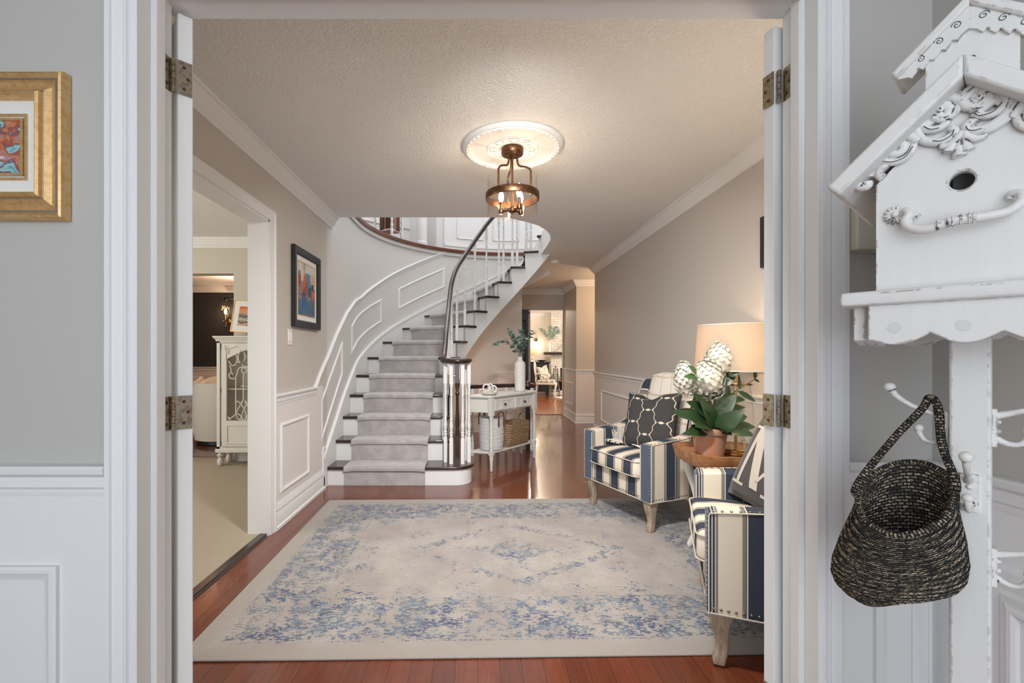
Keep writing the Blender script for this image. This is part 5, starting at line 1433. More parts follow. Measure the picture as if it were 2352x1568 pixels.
# shelf moulding and scalloped skirt on all four sides
q = .132
rings = [[Vector((x, y, z)) for x, y in ((-w, -w), (w, -w), (w, w), (-w, w))] for w, z in ((.110, 1.281), (.150, 1.281), (.153, 1.276), (.153, 1.262), (.150, 1.256), (.110, 1.256))]
MB().loft(rings).build('shelf_moulding', 'worn', rk, smooth=30, bevel=.003)
def scal():
    pts = [(-.116, 1.258), (-.116, 1.196)]
    for k in range(3):
        x0, x1 = -.116 + k * .0775 - (.0 if k else 0), -.116 + (k + 1) * .0775
        for j in range(11):
            t = j / 10; z = 1.206 - .017 * math.sin(pi * t) - (.010 * (1 - t) ** 3 if k == 0 else 0) - (.010 * t ** 3 if k == 2 else 0)
            if j == 0 and k: continue
            pts.append((lerp(x0, x1, t), z))
    pts.append((.116, 1.258)); return pts
for k in range(4):
    R = Matrix.Rotation(k * pi / 2, 4, 'Z') @ Matrix(((1, 0, 0, 0), (0, 0, 1, 0), (0, 1, 0, 0), (0, 0, 0, 1)))
    b_ = MB().prism(scal(), -.140, -.124, R).build('scalloped_apron', 'worn', rk, smooth=25, bevel=.002)
    for x in (-.081, -.001, .079):
        MB().lathe([(0, 0), (.0088, 0), (.0098, -.0012), (.0098, -.003), (0, -.003)], 20, R @ Matrix.Translation((x, 1.216, -.1405)) @ Matrix.Rotation(pi, 4, 'X')).build('wood_plug', 'pale_paint', b_, smooth=30)
# carved scrolls in the gable: strands in the x-z plane standing proud of the board
def strand(mb, pts, r, d=.127, groove=None):
    P3 = [PV(x, d, z) for x, z in pts]; n = len(P3)
    rs = r if not isinstance(r, tuple) else [1.3 * lerp(r[0], r[1], i / (n - 1)) for i in range(n)]
    mb.tube(P3, rs, 8)
def PX(px, py, d=.127):
    """a point of the carved front seen in the photograph, in the tree's own x-z plane"""
    P0 = (.867, .80); a = math.radians(50); ux, uy = math.cos(a), -math.sin(a); nx, ny = -math.sin(a), -math.cos(a)
    k = (px - 1097) / 1045; X0, Y0 = P0[0] + d * nx, P0[1] + d * ny; s = (k * Y0 - X0) / (ux - k * uy); Y = Y0 + s * uy
    return (s, 1.17 + (815 - py) * Y / 1045)
def Z1(rx, ry): return PX(1980 + rx * .2551, 150 + ry * .2551)
def sm(pts, n=6): return [(v.x, v.y) for v in crom([(a, b, 0) for a, b in pts], n)]
def zz(L): return sm([Z1(*p) for p in L])
sc_l = [  # left half strands (points read on the carving), thickness
    ([(900, 320), (800, 290), (700, 300), (600, 360), (520, 450), (495, 560), (520, 650), (600, 690), (700, 690), (800, 640), (840, 590), (800, 560)], (.006, .0045)),
    ([(530, 460), (540, 540), (600, 580), (690, 570), (760, 520), (745, 500)], (.0055, .004)),
    ([(560, 440), (620, 370), (710, 345), (775, 375), (780, 430), (730, 465), (680, 440), (690, 400), (720, 400)], (.0055, .005)),
    ([(640, 470), (740, 490), (820, 440), (880, 360), (900, 320)], (.0045, .004)),
    ([(690, 735), (780, 720), (850, 670), (880, 620)], (.003, .006)),
    ([(510, 690), (460, 650), (390, 630), (310, 640), (240, 690), (225, 760), (270, 800), (340, 790), (380, 740), (350, 700), (300, 710), (295, 740)], (.006, .005)),
    ([(475, 690), (450, 770), (380, 840), (280, 875), (190, 865)], (.0035, .005)),
    ([(240, 790), (170, 830), (60, 900), (-20, 970), (-50, 1040), (-20, 1090), (40, 1085), (45, 1050)], (.005, .0065)),
    ([(240, 890), (170, 930), (150, 985), (185, 1010)], (.003, .0055)),
]
mb = MB()
for L, r in sc_l:
    pts = zz(L); strand(mb, pts, r); strand(mb, [(-x - .006, z) for x, z in pts], r)
for L, r in [([(900, 320), (940, 250), (1030, 190), (1150, 165), (1260, 180)], (.006, .005)), ([(1340, 200), (1345, 320), (1300, 430), (1200, 520), (1090, 575), (990, 590), (940, 560), (975, 520), (1020, 535)], (.005, .006)),
             ([(1270, 250), (1290, 330), (1230, 410), (1120, 450), (1030, 450), (1010, 430)], (.004, .0045)), ([(900, 330), (950, 370), (1030, 370), (1100, 330), (1090, 280), (1040, 270), (1010, 310), (1050, 320)], (.006, .005)), ([(1120, 270), (1220, 230), (1300, 225), (1340, 190)], (.004, .005)),
             ([(860, 650), (800, 740), (780, 790)], (.003, .007)), ([(880, 650), (870, 760), (880, 820)], (.003, .007)), ([(905, 650), (940, 730), (960, 770)], (.003, .007))]:
    strand(mb, zz(L), r)
c_ = Z1(890, 620); mb.ball(PV(c_[0], .128, c_[1]), .006, 10, 8)
for q in ((1058, 296), (710, 405), (300, 738)):
    c_ = Z1(*q); mb.ball(PV(c_[0], .132, c_[1]), .0052, 10, 8)
scr = mb.build('carved_scroll', 'wornhook', rk, smooth=60)
for q in ((1058, 296), (710, 405), (303, 736), (8, 1090)):
    c_ = Z1(*q); MB().ball(PV(c_[0], .1365, c_[1]), .0016, 8, 6).build('dark_eye', 'groove', scr)
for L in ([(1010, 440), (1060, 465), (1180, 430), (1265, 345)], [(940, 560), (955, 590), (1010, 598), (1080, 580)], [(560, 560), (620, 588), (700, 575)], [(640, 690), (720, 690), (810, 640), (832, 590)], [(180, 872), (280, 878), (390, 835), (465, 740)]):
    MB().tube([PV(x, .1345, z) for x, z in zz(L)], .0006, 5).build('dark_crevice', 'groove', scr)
# ornate pull with rosette under the hole
mb = MB()
c_ = Z1(300, 1345)
for k in range(14):
    a = 2 * pi * k / 14; mb.ball((0, 0, 0), (.009, .003, .0028), 8, 6, Matrix.Translation(PV(c_[0], .125, c_[1])) @ Matrix.Rotation(a, 4, 'Y') @ Matrix.Translation((.008, 0, 0)))
mb.ball(PV(c_[0], .129, c_[1]), (.005, .005, .005), 10, 8)
ps = [Z1(*p) for p in ((370, 1340), (395, 1310), (430, 1350), (400, 1420), (450, 1480), (580, 1500), (740, 1455), (870, 1420), (1000, 1405), (1200, 1370), (1330, 1330), (1430, 1250), (1435, 1170), (1350, 1160), (1335, 1200))]
dd = [.127, .132, .138, .142, .146, .150, .152, .153, .152, .148, .145, .142, .136, .13, .128]
# depth makes the pull stand off the board; keep the same sight line by working from the drawn plane
pts = crom([PV(p[0], d_, p[1]) for p, d_ in zip(ps, dd)], 5)
mb.tube(pts, [.0045 + .0030 * math.sin(pi * i / (len(pts) - 1)) for i in range(len(pts))], 10)
ps2 = sm([Z1(*p) for p in ((520, 1370), (490, 1350), (440, 1380), (430, 1430))], 5); strand(mb, ps2, .0035, .134)
for q in ((700, 1460), (790, 1440), (830, 1430), (900, 1415), (975, 1405), (1015, 1400)):
    c_ = Z1(*q); mb.lathe([(.006, -.002), (.0095, 0), (.006, .002)], 12, Matrix.Translation(PV(c_[0], .1525, c_[1])) @ Matrix.Rotation(pi / 2, 4, 'Y'))
mb.build('rosette_pull', 'wornhook', rk, smooth=50)
# upper, smaller gable tier with pierced crescent and scroll appliques
T = Matrix(((1, 0, 0, 0), (0, 0, 1, 0), (0, 1, 0, 0), (0, 0, 0, 1)))
MB().box(-.056, .056, -.008, .052, 1.56, 1.745).build('upper_box', 'worn', rk)
for s in (-1, 1):
    poly = [(0, 1.800), (s * .104, 1.705), (s * .094, 1.692), (0, 1.778)]
    MB().prism(poly, -.02, .07, T).build('upper_roof_board', 'worn', rk, bevel=.004)
    pts = [(0, 1.778), (s * .094, 1.692), (s * .082, 1.690)]
    for k in range(5):
        x, z = lerp(.080, .006, k / 5), lerp(1.690, 1.738, k / 5)
        pts += [(s * x, z), (s * (x - .006), z - .004), (s * (x - .013), z + .005)]
    pts.append((0, 1.738))
    MB().prism(pts, -.014, -.008, T).build('scroll_fascia', 'worn', rk)
    mb = MB()
    for cx_, cz_ in ((.062, 1.715), (.038, 1.735), (.016, 1.752)):
        mb.tube([PV(x, .0145, z) for x, z in spiral((s * cx_, cz_), .007, .0012, 0, 1.4, 18, s)], .0006, 5)
    mb.build('fascia_scroll', 'groove', rk, smooth=60)
mb = MB()
mb.tube([PV(x, .009, z) for x, z in [(-.020, 1.672), (-.014, 1.682), (-.004, 1.688), (.006, 1.689)]], [.002, .005, .006, .002], 8); mb.build('crescent_hole', 'groove', rk)
MB().box(-.02, .02, -.02, .02, 1.30, 1.60).build('upper_post', 'worn', rk)
# hooks: an upper and a lower horn on a back plate, on each side of the post
def hook(side, z, small=False):
    """side 0..3: front, right, back, left"""
    R = Matrix.Rotation(-(0, -pi / 2, pi, pi / 2)[side], 4, 'Z')
    mb = MB(); Y = .025
    def A(x, y, zz_): return R @ Vector((x, -(Y + y), z + zz_))
    mb.box(-.011, .011, -(Y + .006), -Y, -.048, .016, Matrix.Translation((0, 0, z)) if 0 else R @ Matrix.Translation((0, 0, z)))
    mb.tube(crom([A(0, .003, .004), A(0, .026, .012), A(0, .052, .024), A(0, .072, .040), A(0, .080, .054)], 5), [.0065 - .0022 * math.sin(pi * i / 20) for i in range(21)], 10)
    mb.ball(A(0, .081, .056), .009, 12, 8)
    mb.tube(crom([A(0, .003, -.034), A(0, .018, -.042), A(0, .032, -.040), A(0, .040, -.028), A(0, .041, -.020)], 5), [.0058 - .0015 * math.sin(pi * i / 20) for i in range(21)], 10)
    mb.ball(A(0, .041, -.018), .0075, 12, 8)
    h_ = mb.build('hook', 'wornhook', rk, smooth=60)
    for zz_ in (-.022, -.006):
        MB().ball(A(0, .0065, zz_), (.0045, .0045, .0045), 10, 6).build('screw', 'wornhook', h_)
hook(3, 1.052); hook(1, 1.062); hook(0, .950); hook(1, .825); hook(2, .95)

# woven basket hung by its loop on the left hook
bkT = rk.matrix_basis.copy()
bk = thing('hanging_basket', 'black and tan woven jute basket hanging from the coat tree hook', 'basket'); bk.matrix_world = bkT
# rim ring (tilted, open to the front) lofted down to a rounded base
rimC = Vector((-.080, -.052, .911)); 
def rimp(a):
    # a=0 right, 90 back/top, 180 left, 270 front/low
    return rimC + Vector((.064 * math.cos(a), .060 * math.sin(a), .054 * math.sin(a) + .014 * math.cos(a)))
def ring_at(t, g=0.0):
    c0 = rimC.lerp(Vector((-.100, -.040, .716)), t); out = []
    rx = interp([(0, .064), (.15, .070), (.40, .082), (.62, .089), (.76, .088), (.87, .079), (.95, .062), (1.0, .040)], t) + g
    ry = interp([(0, .060), (.3, .066), (.7, .070), (1.0, .045)], t) + g
    tl_ = interp([(0, 1), (.5, .62), (1.0, .0)], t)
    for k in range(48):
        a = 2 * pi * k / 48; fl = 1 + .06 * math.cos(2 * a) * t
        out.append(c0 + Vector((rx * math.cos(a) * fl, ry * math.sin(a), tl_ * (.054 * math.sin(a) + .014 * math.cos(a)) + .022 * t * math.cos(a))))
    return out
N = 30
outer = []
for i in range(N + 1):
    t = i / N; outer += [ring_at(t, 0), ring_at(min(1, t + .5 / N), .0022)]
outer = outer[:-1]
cb = Vector((-.100, -.040, .716))
for f in (.75, .45, .15): outer.append([cb + (p - cb) * f - Vector((0, 0, .004 * (1 - f))) for p in ring_at(1)])
mbb = MB().loft(outer, cap=False); mbb.add(outer[-1], [tuple(range(len(outer[-1])))]); mbb.build('basket_body', 'jute', bk, smooth=70)
inner = [ring_at(i / 14 * .97, -.006) for i in range(15)]
mbb = MB().loft(inner[::-1], cap=False); mbb.add(inner[-1], [tuple(range(48))]); mbb.build('basket_lining', 'jute', bk, smooth=70)
MB().tube([rimp(2 * pi * k / 48) + Vector((0, 0, .001)) for k in range(48)], .0056, 10, closed=True).build('rim_braid', 'jute', bk, smooth=70)
hk = Vector((-.052, 0.0, 1.084))
pts = crom([rimp(math.radians(172)) + Vector((.002, 0, -.015)), rimp(math.radians(172)) + Vector((-.006, 0, .01)), Vector((-.098, -.02, 1.012)), hk + Vector((-.010, -.003, -.016)), hk + Vector((.001, -.004, .008)), hk + Vector((.012, -.005, -.010)), Vector((-.034, -.016, 1.01)), rimp(math.radians(14)) + Vector((.002, 0, .012)), rimp(math.radians(12)) + Vector((-.002, 0, -.012))], 7)
MB().tube(pts, .0082, 10, flat=(.75, 1.15)).build('handle_loop', 'jute', bk, smooth=70)

# door chime box on the wall behind the coat tree
tag(MB().box(.915, 1.04, 1.095, 1.14, 1.425, 1.58).build('door_chime', 'almond', bevel=.004), 'almond plastic chime box on the wall behind the birdhouse', 'door chime')
# ------------------------------------------------------------------ living and dining rooms, seen through the left opening
cb_ = thing('display_cabinet', 'cream display cabinet with white fretwork over glass doors in the living room', 'cabinet', (0, 0, .012))
x0, x1, y0, y1 = -2.735, -1.735, 4.735, 4.965
MB().box(x0, x1, y0, y1, .14, .18).build('plinth', 'pale_paint', cb_, bevel=.006)
mb = MB().box(x0 + .012, x0 + .045, y0 + .012, y1, .18, 1.30).box(x1 - .045, x1 - .012, y0 + .012, y1, .18, 1.30).box(x0 + .045, x1 - .045, y1 - .015, y1, .18, 1.30).box(x0 + .012, x1 - .012, y0 + .012, y1, 1.285, 1.30).box(x0 + .012, x1 - .012, y0 + .012, y1, .18, .20)
mb.build('carcass', 'pale_paint', cb_)
MB().sweep([(x0 + .012, y1, 1.30), (x0 + .012, y0 + .012, 1.30), (x1 - .012, y0 + .012, 1.30), (x1 - .012, y1, 1.30)][::-1], [(0, 0), (.006, 0), (.008, .018), (.022, .034), (.030, .046), (.030, .056), (-.02, .056), (-.02, 0)]).build('cornice', 'pale_paint', cb_, smooth=30)
MB().box(x0 + .02, x1 - .02, y0 + .02, y1, 1.345, 1.354).build('cabinet_top', 'pale_paint', cb_)
mb = MB()
for k in range(46): mb.box(x0 + .012 + k * .0215, x0 + .012 + k * .0215 + .010, y0 + .001, y0 + .008, 1.304, 1.317)
mb.build('dentil_moulding', 'pale_paint', cb_)
MB().box(x0 + .05, x1 - .05, y0 + .03, y1 - .02, .795, .807).build('shelf_board', 'pale_paint', cb_)
for x in (x0 + .04, x1 - .04):
    for y in (y0 + .035, y1 - .03):
        MB().lathe([(.018, 0), (.024, .006), (.032, .035), (.030, .06), (.020, .078), (.019, .086), (.034, .10), (.036, .115), (.022, .122), (.022, .142)], 18, Matrix.Translation((x, y, 0)), fn=lambda a, i, r: r * (1 + .05 * math.cos(10 * a)) if i < 5 else r).build('bun_foot', 'pale_paint', cb_, smooth=50)
xc = (x0 + x1) / 2
def CP(rx, ry, Y=4.725):
    px, py = 420 + rx * .2807, 660 + ry * .2806
    return ((px - 1097) * Y / 1045, 1.17 - .012 + (815 - py) * Y / 1045)
FRET = [[(372, 600), (400, 640), (435, 620), (442, 575), (425, 545)], [(470, 512), (450, 560), (460, 608), (500, 622), (552, 608)], [(497, 532), (508, 570), (495, 602)], [(537, 532), (528, 570), (548, 602)], [(485, 618), (485, 648)],
        [(488, 650), (452, 665), (440, 710), (420, 745), (385, 742), (374, 715), (395, 698), (408, 715)], [(378, 640), (390, 660), (392, 700)], [(488, 650), (520, 648), (552, 672)], [(430, 745), (430, 890), (430, 1035)], [(492, 705), (492, 820), (492, 930)], [(545, 705), (545, 820), (545, 930)],
        [(475, 945), (485, 930), (505, 930), (520, 955), (545, 932), (560, 940)], [(520, 955), (490, 1010), (480, 1060), (500, 1085), (540, 1080), (560, 1040), (548, 1000), (520, 955)], [(370, 1080), (410, 1055), (440, 1035), (470, 1050), (472, 1072), (450, 1080), (442, 1066)], [(365, 1060), (390, 1085)]]
ring = [(500 + 22 * math.cos(2 * pi * k / 12), 680 + 22 * math.sin(2 * pi * k / 12)) for k in range(13)]
xl, xrr = -2.613, xc - .022
for s in (1, -1):
    mir = (lambda x: x) if s == 1 else (lambda x: 2 * xc - x)
    a0, a1 = sorted((mir(-2.667), mir(xc - .002)))
    # door frame with the arched glass opening
    zb_, zs, zt_ = .475, 1.115, 1.235
    op = [(xl, zb_), (xl, zs)] + [(lerp(xl, xrr, k / 12), zs + (zt_ - zs) * math.sin(pi / 2 * k / 12)) for k in range(1, 13)] + [(xrr, zb_)]
    ou = [(-2.667, .205), (-2.667, 1.28)] + [(lerp(-2.667, xc - .002, k / 12), 1.28) for k in range(1, 13)] + [(xc - .002, .205)]
    rings = []
    for (ax_, az_), (bx_, bz_) in zip(op, ou):
        rings.append([Vector((mir(ax_), y0 - .002, az_)), Vector((mir(bx_), y0 - .002, bz_)), Vector((mir(bx_), y0 + .012, bz_)), Vector((mir(ax_), y0 + .012, az_))])
    rings.append(rings[0])
    d_ = MB().loft(rings, cap=False).build('door', 'pale_paint', cb_, smooth=30)
    e0, e1 = sorted((mir(xl), mir(xrr)))
    MB().sweep3([(e0 + .01, y0 - .002, .245), (e1 - .01, y0 - .002, .245), (e1 - .01, y0 - .002, .42), (e0 + .01, y0 - .002, .42)], (0, -1, 0), [(0, 0), (0, .006), (-.012, .006), (-.014, 0)]).build('door_moulding', 'pale_paint', d_, smooth=30)
    MB().box(e0 - .005, e1 + .005, y0 + .006, y0 + .008, zb_ - .01, zt_ + .01).build('glass_pane', 'glass', d_)
    mb = MB()
    for L in FRET + [ring]:
        pts = sm([CP(*p) for p in L], 4); mb.tube([Vector((mir(x), y0 - .001, z)) for x, z in pts], .0065, 6)
    for L in FRET[:2] + FRET[5:6] + FRET[11:14]:
        pts = sm([CP(*p) for p in L], 4); mb.tube([Vector((mir(-2.613 - .365 - x + 2.613 * 2 - 2.613 * 0 if 0 else (-4.86 - x) if (-4.86 - x) < xrr else x), y0 - .001, z)) for x, z in pts], .0065, 6)
    mb.build('fretwork', 'pale_paint', d_, smooth=60)
    mb = MB()
    for L in ([(340, 480), (380, 500), (430, 480), (440, 490)], [(340, 480), (350, 540), (345, 585)], [(345, 485), (370, 520), (365, 545)]):
        mb.tube([Vector((mir(x), y0 - .004, z)) for x, z in sm([CP(*p) for p in L], 4)], [.004, .006, .009, .010, .009, .007, .006, .007, .006, .005, .004, .004, .003][:1] * 0 or .006, 6)
    mb.build('corner_carving', 'pale_paint', d_, smooth=60)
    for z in (.235, .79, 1.25):
        xx = mir(-2.669); MB().box(xx - .003, xx + .003, y0 - .005, y0 + .002, z - .022, z + .022).build('hinge', 'black', d_)
    xx = mir(xc - .012); MB().ball((xx, y0 - .012, .62), .010).build('knob', 'black', d_)
tag(MB().lathe([(0, 0), (.05, 0), (.10, .02), (.105, .03), (.09, .024), (0, .008)], 30, Matrix.Translation((-2.42, 4.86, .820)) @ Matrix.Rotation(.0, 4, 'X')).build('serving_dish', 'porcelain', smooth=50), 'pale dish on the glass cabinet shelf in the living room', 'dish')
# landscape on a table easel on top of the cabinet
m_ = Mat('landscape_painting', (.4, .2, .1), .6); oc = m_.coord('Object'); x, y, z = m_.xyz(oc); nn = m_.noise(m_.coord('Object', (9, 20, 1)), 1, 4, .6)
t_ = y * 4.2 + .5 + (nn - .5) * .55
m_.color(t_.ramp([(0, (.30, .08, .02)), (.12, (.55, .42, .28)), (.22, (.09, .07, .05)), (.32, (.50, .44, .34)), (.42, (.10, .09, .08)), (.58, (.16, .14, .13)), (.68, (.55, .33, .16)), (.80, (.62, .16, .03)), (1, (.25, .06, .03))])); M['art_land'] = m_.m
T = frame_T((-2.365, 4.845, 1.575), (1, 0, 0), (.13, .16, 1))
ld = picture('landscape_picture', 'framed sunset landscape propped on an easel on the display cabinet', 'picture', T, .50, .345, .008, [(0, 0), (0, .012), (.008, .012), (.008, 0)], 'brass', .06, 'art_land')
es = thing('table_easel', 'small cream easel holding the landscape on the display cabinet', 'easel', (-2.44, 4.83, 1.366))
MB().tube([(0, .0, .0), (.0, -.01, .022), (0, -.035, .028), (0, -.04, .045)], .009, 8).build('front_prong', 'cream_fabric', es, smooth=60)
MB().tube([(.16, .0, .0), (.16, -.01, .022), (.16, -.035, .028), (.16, -.04, .045)], .009, 8).build('front_prong', 'cream_fabric', es, smooth=60)
MB().tube([(.08, .115, .0), (.08, .06, .20), (.08, .04, .28)], .007, 8).tube([(0, .0, .006), (.04, .03, .15), (.08, .05, .24), (.12, .03, .15), (.16, 0, .006)], .007, 8).build('easel_frame', 'cream_fabric', es, smooth=60)
# dining room: barrel chairs, sconce and curtain rod on the charcoal wall
def barrel(label, x, y, face, s=1.0):
    c = thing('barrel_chair', label, 'armchair', (x, y, 0), face, 'ivory barrel chairs in the dining room')
    n = 26; rings = []
    for k in range(n + 1):
        a = math.radians(-205 + 230 * k / n); h = .80 - .10 * max(0, abs(k / n - .5) * 2 - .55) / .45
        row = []
        for r, z in ((.40, .06), (.425, .20), (.43, .5), (.425, h - .05), (.405, h), (.355, h), (.335, h - .05), (.33, .40), (.33, .06)):
            row.append(Vector((r * math.cos(a), r * math.sin(a), z)))
        rings.append(row)
    MB().loft(rings).build('back_shell', 'sofa', c, smooth=60)
    MB().lathe([(0, .06), (.34, .06), (.36, .10), (.36, .40), (.34, .45), (.25, .465), (0, .47)], 36).build('seat_cushion', 'sofa', c, smooth=50)
    MB().lathe([(0, 0), (.36, 0), (.38, .01), (.38, .05), (.36, .06), (0, .06)], 36).build('swivel_base', 'black', c, smooth=40)
    return c
barrel('ivory barrel chair with its back turned, nearest in the dining room opening', -3.40, 6.22, 0)
barrel('ivory barrel chair top lit orange, at the left edge of the dining room opening', -5.03, 7.55, pi)
barrel('ivory barrel chair top lit orange, behind the nearest barrel chair', -4.15, 7.55, pi)
scn = thing('wall_sconce', 'lit crystal candle sconce on the charcoal dining room wall', 'sconce', (-4.67, 8.52, 1.92))
MB().lathe([(0, 0), (.035, 0), (.04, .01), (.02, .02), (0, .02)], 16, Matrix.Translation((0, .03, -.12)) @ Matrix.Rotation(pi / 2, 4, 'X')).build('backplate', 'brass', scn)
MB().tube(crom([(0, .02, -.12), (0, -.05, -.16), (0, -.09, -.12), (0, -.09, -.06)], 6), .006, 8).lathe([(0, -.065), (.03, -.06), (.026, -.052), (.011, -.05), (.011, -.0), (0, 0)], 12, Matrix.Translation((0, -.09, 0))).build('arm', 'brass', scn, smooth=50)
MB().lathe([(0, 0), (.018, .02), (.024, .05), (.016, .09), (.004, .12), (0, .125)], 12, Matrix.Translation((0, -.09, 0))).build('bulb', 'bulb', scn, smooth=60)
mb = MB()
for k, (x, z) in enumerate(((-.06, .13), (-.03, .15), (.02, .14), (-.08, .10), (-.07, .16), (.05, .12), (0, -.16), (-.01, -.20), (-.05, -.12))): mb.ball((x, -.07, z), (.014, .010, .016), 6, 4)
for x in (-.06, 0, .05): mb.tube([(0, -.05, -.08), (x * .7, -.03, .04), (x, -.06, .14)], .003, 5)
mb.build('crystal_spray', 'gold', scn, smooth=None)
point('sconce_light', (0, -.13, .06), 3, WARM, .02, scn)
cu = thing('curtain_rod', 'black curtain rod end with ball finial on the charcoal dining room wall', 'curtain rod', (-4.60, 8.44, 2.215))
MB().tube([(0, 0, 0), (1.8, 0, 0)], .012, 8).build('rod', 'black', cu, smooth=60)
MB().ball((-.05, 0, 0), .045, 14, 10).lathe([(.02, 0), (.025, .015), (.012, .03)], 12, Matrix.Rotation(-pi / 2, 4, 'Y')).build('finial', 'black', cu, smooth=60)
MB().box(.06, .09, 0, .11, -.012, .012).build('bracket', 'black', cu)

# ------------------------------------------------------------------ family room, seen through the hall doorway
fp = thing('fireplace', 'whitewashed brick fireplace with dark timber mantel in the far room', 'fireplace', (0, 0, 0))
mb = MB().box(2.22, 2.50, 13.75, 14.0, 0, 2.45).box(2.50, 3.6, 13.75, 14.0, .78, 2.45).box(3.6, 3.9, 13.75, 14.0, 0, 2.45)
mb.build('chimney_breast', 'brick', fp)
MB().box(2.50, 3.6, 13.90, 14.0, .12, .78).build('firebox', 'black', fp)
MB().box(1.97, 4.1, 13.50, 13.75, 1.175, 1.255).build('mantel_shelf', 'espresso', fp, bevel=.008)
MB().box(2.13, 4.0, 13.38, 13.75, 0, .125).build('hearth', 'brick', fp, bevel=.006)
def F(px, py, Y): return ((px - 1097) * Y / 1045, Y, 1.17 + (815 - py) * Y / 1045)
mv = (2.14, 13.62, 1.256)
tag(MB().lathe([(0, 0), (.045, 0), (.052, .02), (.050, .22), (.030, .28), (.020, .31), (.022, .345), (.017, .345), (0, .33)], 20).build('mantel_vase', 'porcelain', smooth=50, loc=mv), 'slim white vase on the far room mantel', 'vase')
random.seed(21)
for L_, dx, nm in ((.42, -.26, 'reaching left from the mantel vase'), (.48, .02, 'standing upright in the mantel vase'), (.46, .20, 'leaning right in the mantel vase'), (.36, .28, 'lowest on the right of the mantel vase')):
    s_ = thing('eucalyptus_stem', 'dark green leafy stem ' + nm, 'foliage', (mv[0], mv[1], mv[2] + .30), 0, 'stems in the mantel vase')
    pts = crom([(0, 0, 0), (dx * .25, 0, L_ * .4), (dx * .65, -.02, L_ * .75), (dx, -.03, L_ * .95)], 5); MB().tube(pts, .003, 5).build('twig', 'twig', s_)
    mb = MB()
    for i in range(5, len(pts)):
        for q in range(3):
            a = random.uniform(0, 2 * pi); leaf(mb, pts[i], (math.cos(a), -.2, math.sin(a)), random.uniform(.05, .085), random.uniform(.03, .05), Vector((0, -1, .2)), .1, 3)
    mb.build('leaf_spray', 'euca', s_)['kind'] = 'stuff'
tag(MB().tube(crom([(2.30, 13.70, 1.27), (2.40, 13.70, 1.32), (2.52, 13.68, 1.47), (2.62, 13.68, 1.60)], 5), .006, 6).tube(crom([(2.45, 13.69, 1.38), (2.55, 13.69, 1.40), (2.66, 13.69, 1.44)], 4), .004, 6).build('bare_branch', 'twig', smooth=60), 'bare brown branch leaning along the far room mantel', 'branch')
# dark cabinet with lamp and dish
cbn = thing('side_cabinet', 'small black cabinet beside the far room fireplace', 'cabinet', (1.80, 13.25, 0))
MB().box(-.28, .26, -.20, .20, .12, .94).build('carcass', 'black', cbn, bevel=.01)
MB().box(-.31, .29, -.23, .22, .94, .975).build('cabinet_top', 'blackwood', cbn, bevel=.008)
for s in (-1, 1):
    d_ = MB().box(min(s * .01, s * .24) - .01, max(s * .01, s * .24) - .01, -.215, -.20, .17, .90).build('door', 'black', cbn, bevel=.004); MB().ball((s * .03 - .01, -.225, .55), .012).build('knob', 'brass', d_)
for x in (-.24, .22):
    for y in (-.16, .16): MB().box(x - .02, x + .02, y - .02, y + .02, 0, .12).build('leg', 'black', cbn)
fl = thing('cream_lamp', 'lit cream bell-shaded table lamp on the black cabinet', 'lamp', (1.60, 13.22, .976))
MB().lathe([(0, 0), (.06, 0), (.065, .012), (.03, .03), (.022, .05), (.04, .09), (.022, .13), (.012, .15), (.010, .24), (0, .24)], 18).build('base', 'porcelain', fl, smooth=50)
MB().lathe([(.20, .165), (.165, .22), (.125, .31), (.10, .40), (.098, .40), (.123, .31), (.163, .22), (.198, .165)], 30, cap=False).build('shade', 'shade', fl, smooth=50)
MB().ball((0, 0, .28), .03).build('bulb', 'bulb', fl); point('cream_lamp_light', (0, 0, .30), 6, SOFT, .04, fl)
tag(MB().lathe([(0, .0), (.06, 0), (.07, .01), (.135, .03), (.14, .05), (.13, .05), (.06, .02), (0, .02)], 24).build('black_dish', 'black', smooth=50, loc=(1.86, 13.2, .976)), 'low black dish on the far room cabinet', 'dish')
fs = thing('family_sconce', 'round dark wall sconce glowing above the cream lamp', 'sconce', (1.785, 13.97, 1.63))
MB().lathe([(0, 0), (.055, 0), (.058, .012), (.03, .02), (0, .02)], 18, Matrix.Rotation(pi / 2, 4, 'X')).tube([(0, -.02, 0), (0, -.08, 0), (0, -.09, -.04)], .010, 8).build('backplate', 'bronze', fs, smooth=40)
MB().lathe([(.012, -.04), (.03, -.06), (.05, -.11), (.046, -.11), (.02, -.055)], 16, Matrix.Translation((0, -.09, 0)), cap=False).build('glass_shade', 'glass', fs)
MB().ball((0, -.09, -.085), .022).build('bulb', 'bulb', fs); point('family_sconce_light', (0, -.11, -.14), 4, SOFT, .03, fs)
# carved french chair with printed pillow
fc = thing('french_chair', 'cream carved french armchair with grey back in the far room', 'armchair', (1.86, 12.45, 0), math.radians(78))
# local: front is -y
for s in (-1, 1):
    pts = crom([(s * .24, -.25, .42), (s * .25, -.28, .36), (s * .235, -.25, .20), (s * .235, -.255, .06), (s * .25, -.30, .012)], 5); MB().tube(pts, [lerp(.026, .014, i / 20) for i in range(21)], 8).build('leg', 'cream_fabric', fc, smooth=60)
    pts = crom([(s * .20, .22, .42), (s * .20, .24, .25), (s * .20, .29, .0)], 5); MB().tube(pts, .018, 8).build('leg', 'cream_fabric', fc, smooth=60)
    pts = crom([(s * .22, .24, .66), (s * .27, .10, .665), (s * .28, -.04, .65), (s * .27, -.10, .60), (s * .26, -.06, .52), (s * .25, -.10, .43)], 5); MB().tube(pts, .016, 8).build('arm', 'cream_fabric', fc, smooth=60)
MB().prism([(-.27, -.27), (.27, -.27), (.24, .24), (-.24, .24)], .37, .43).build('seat_frame', 'cream_fabric', fc, bevel=.01)
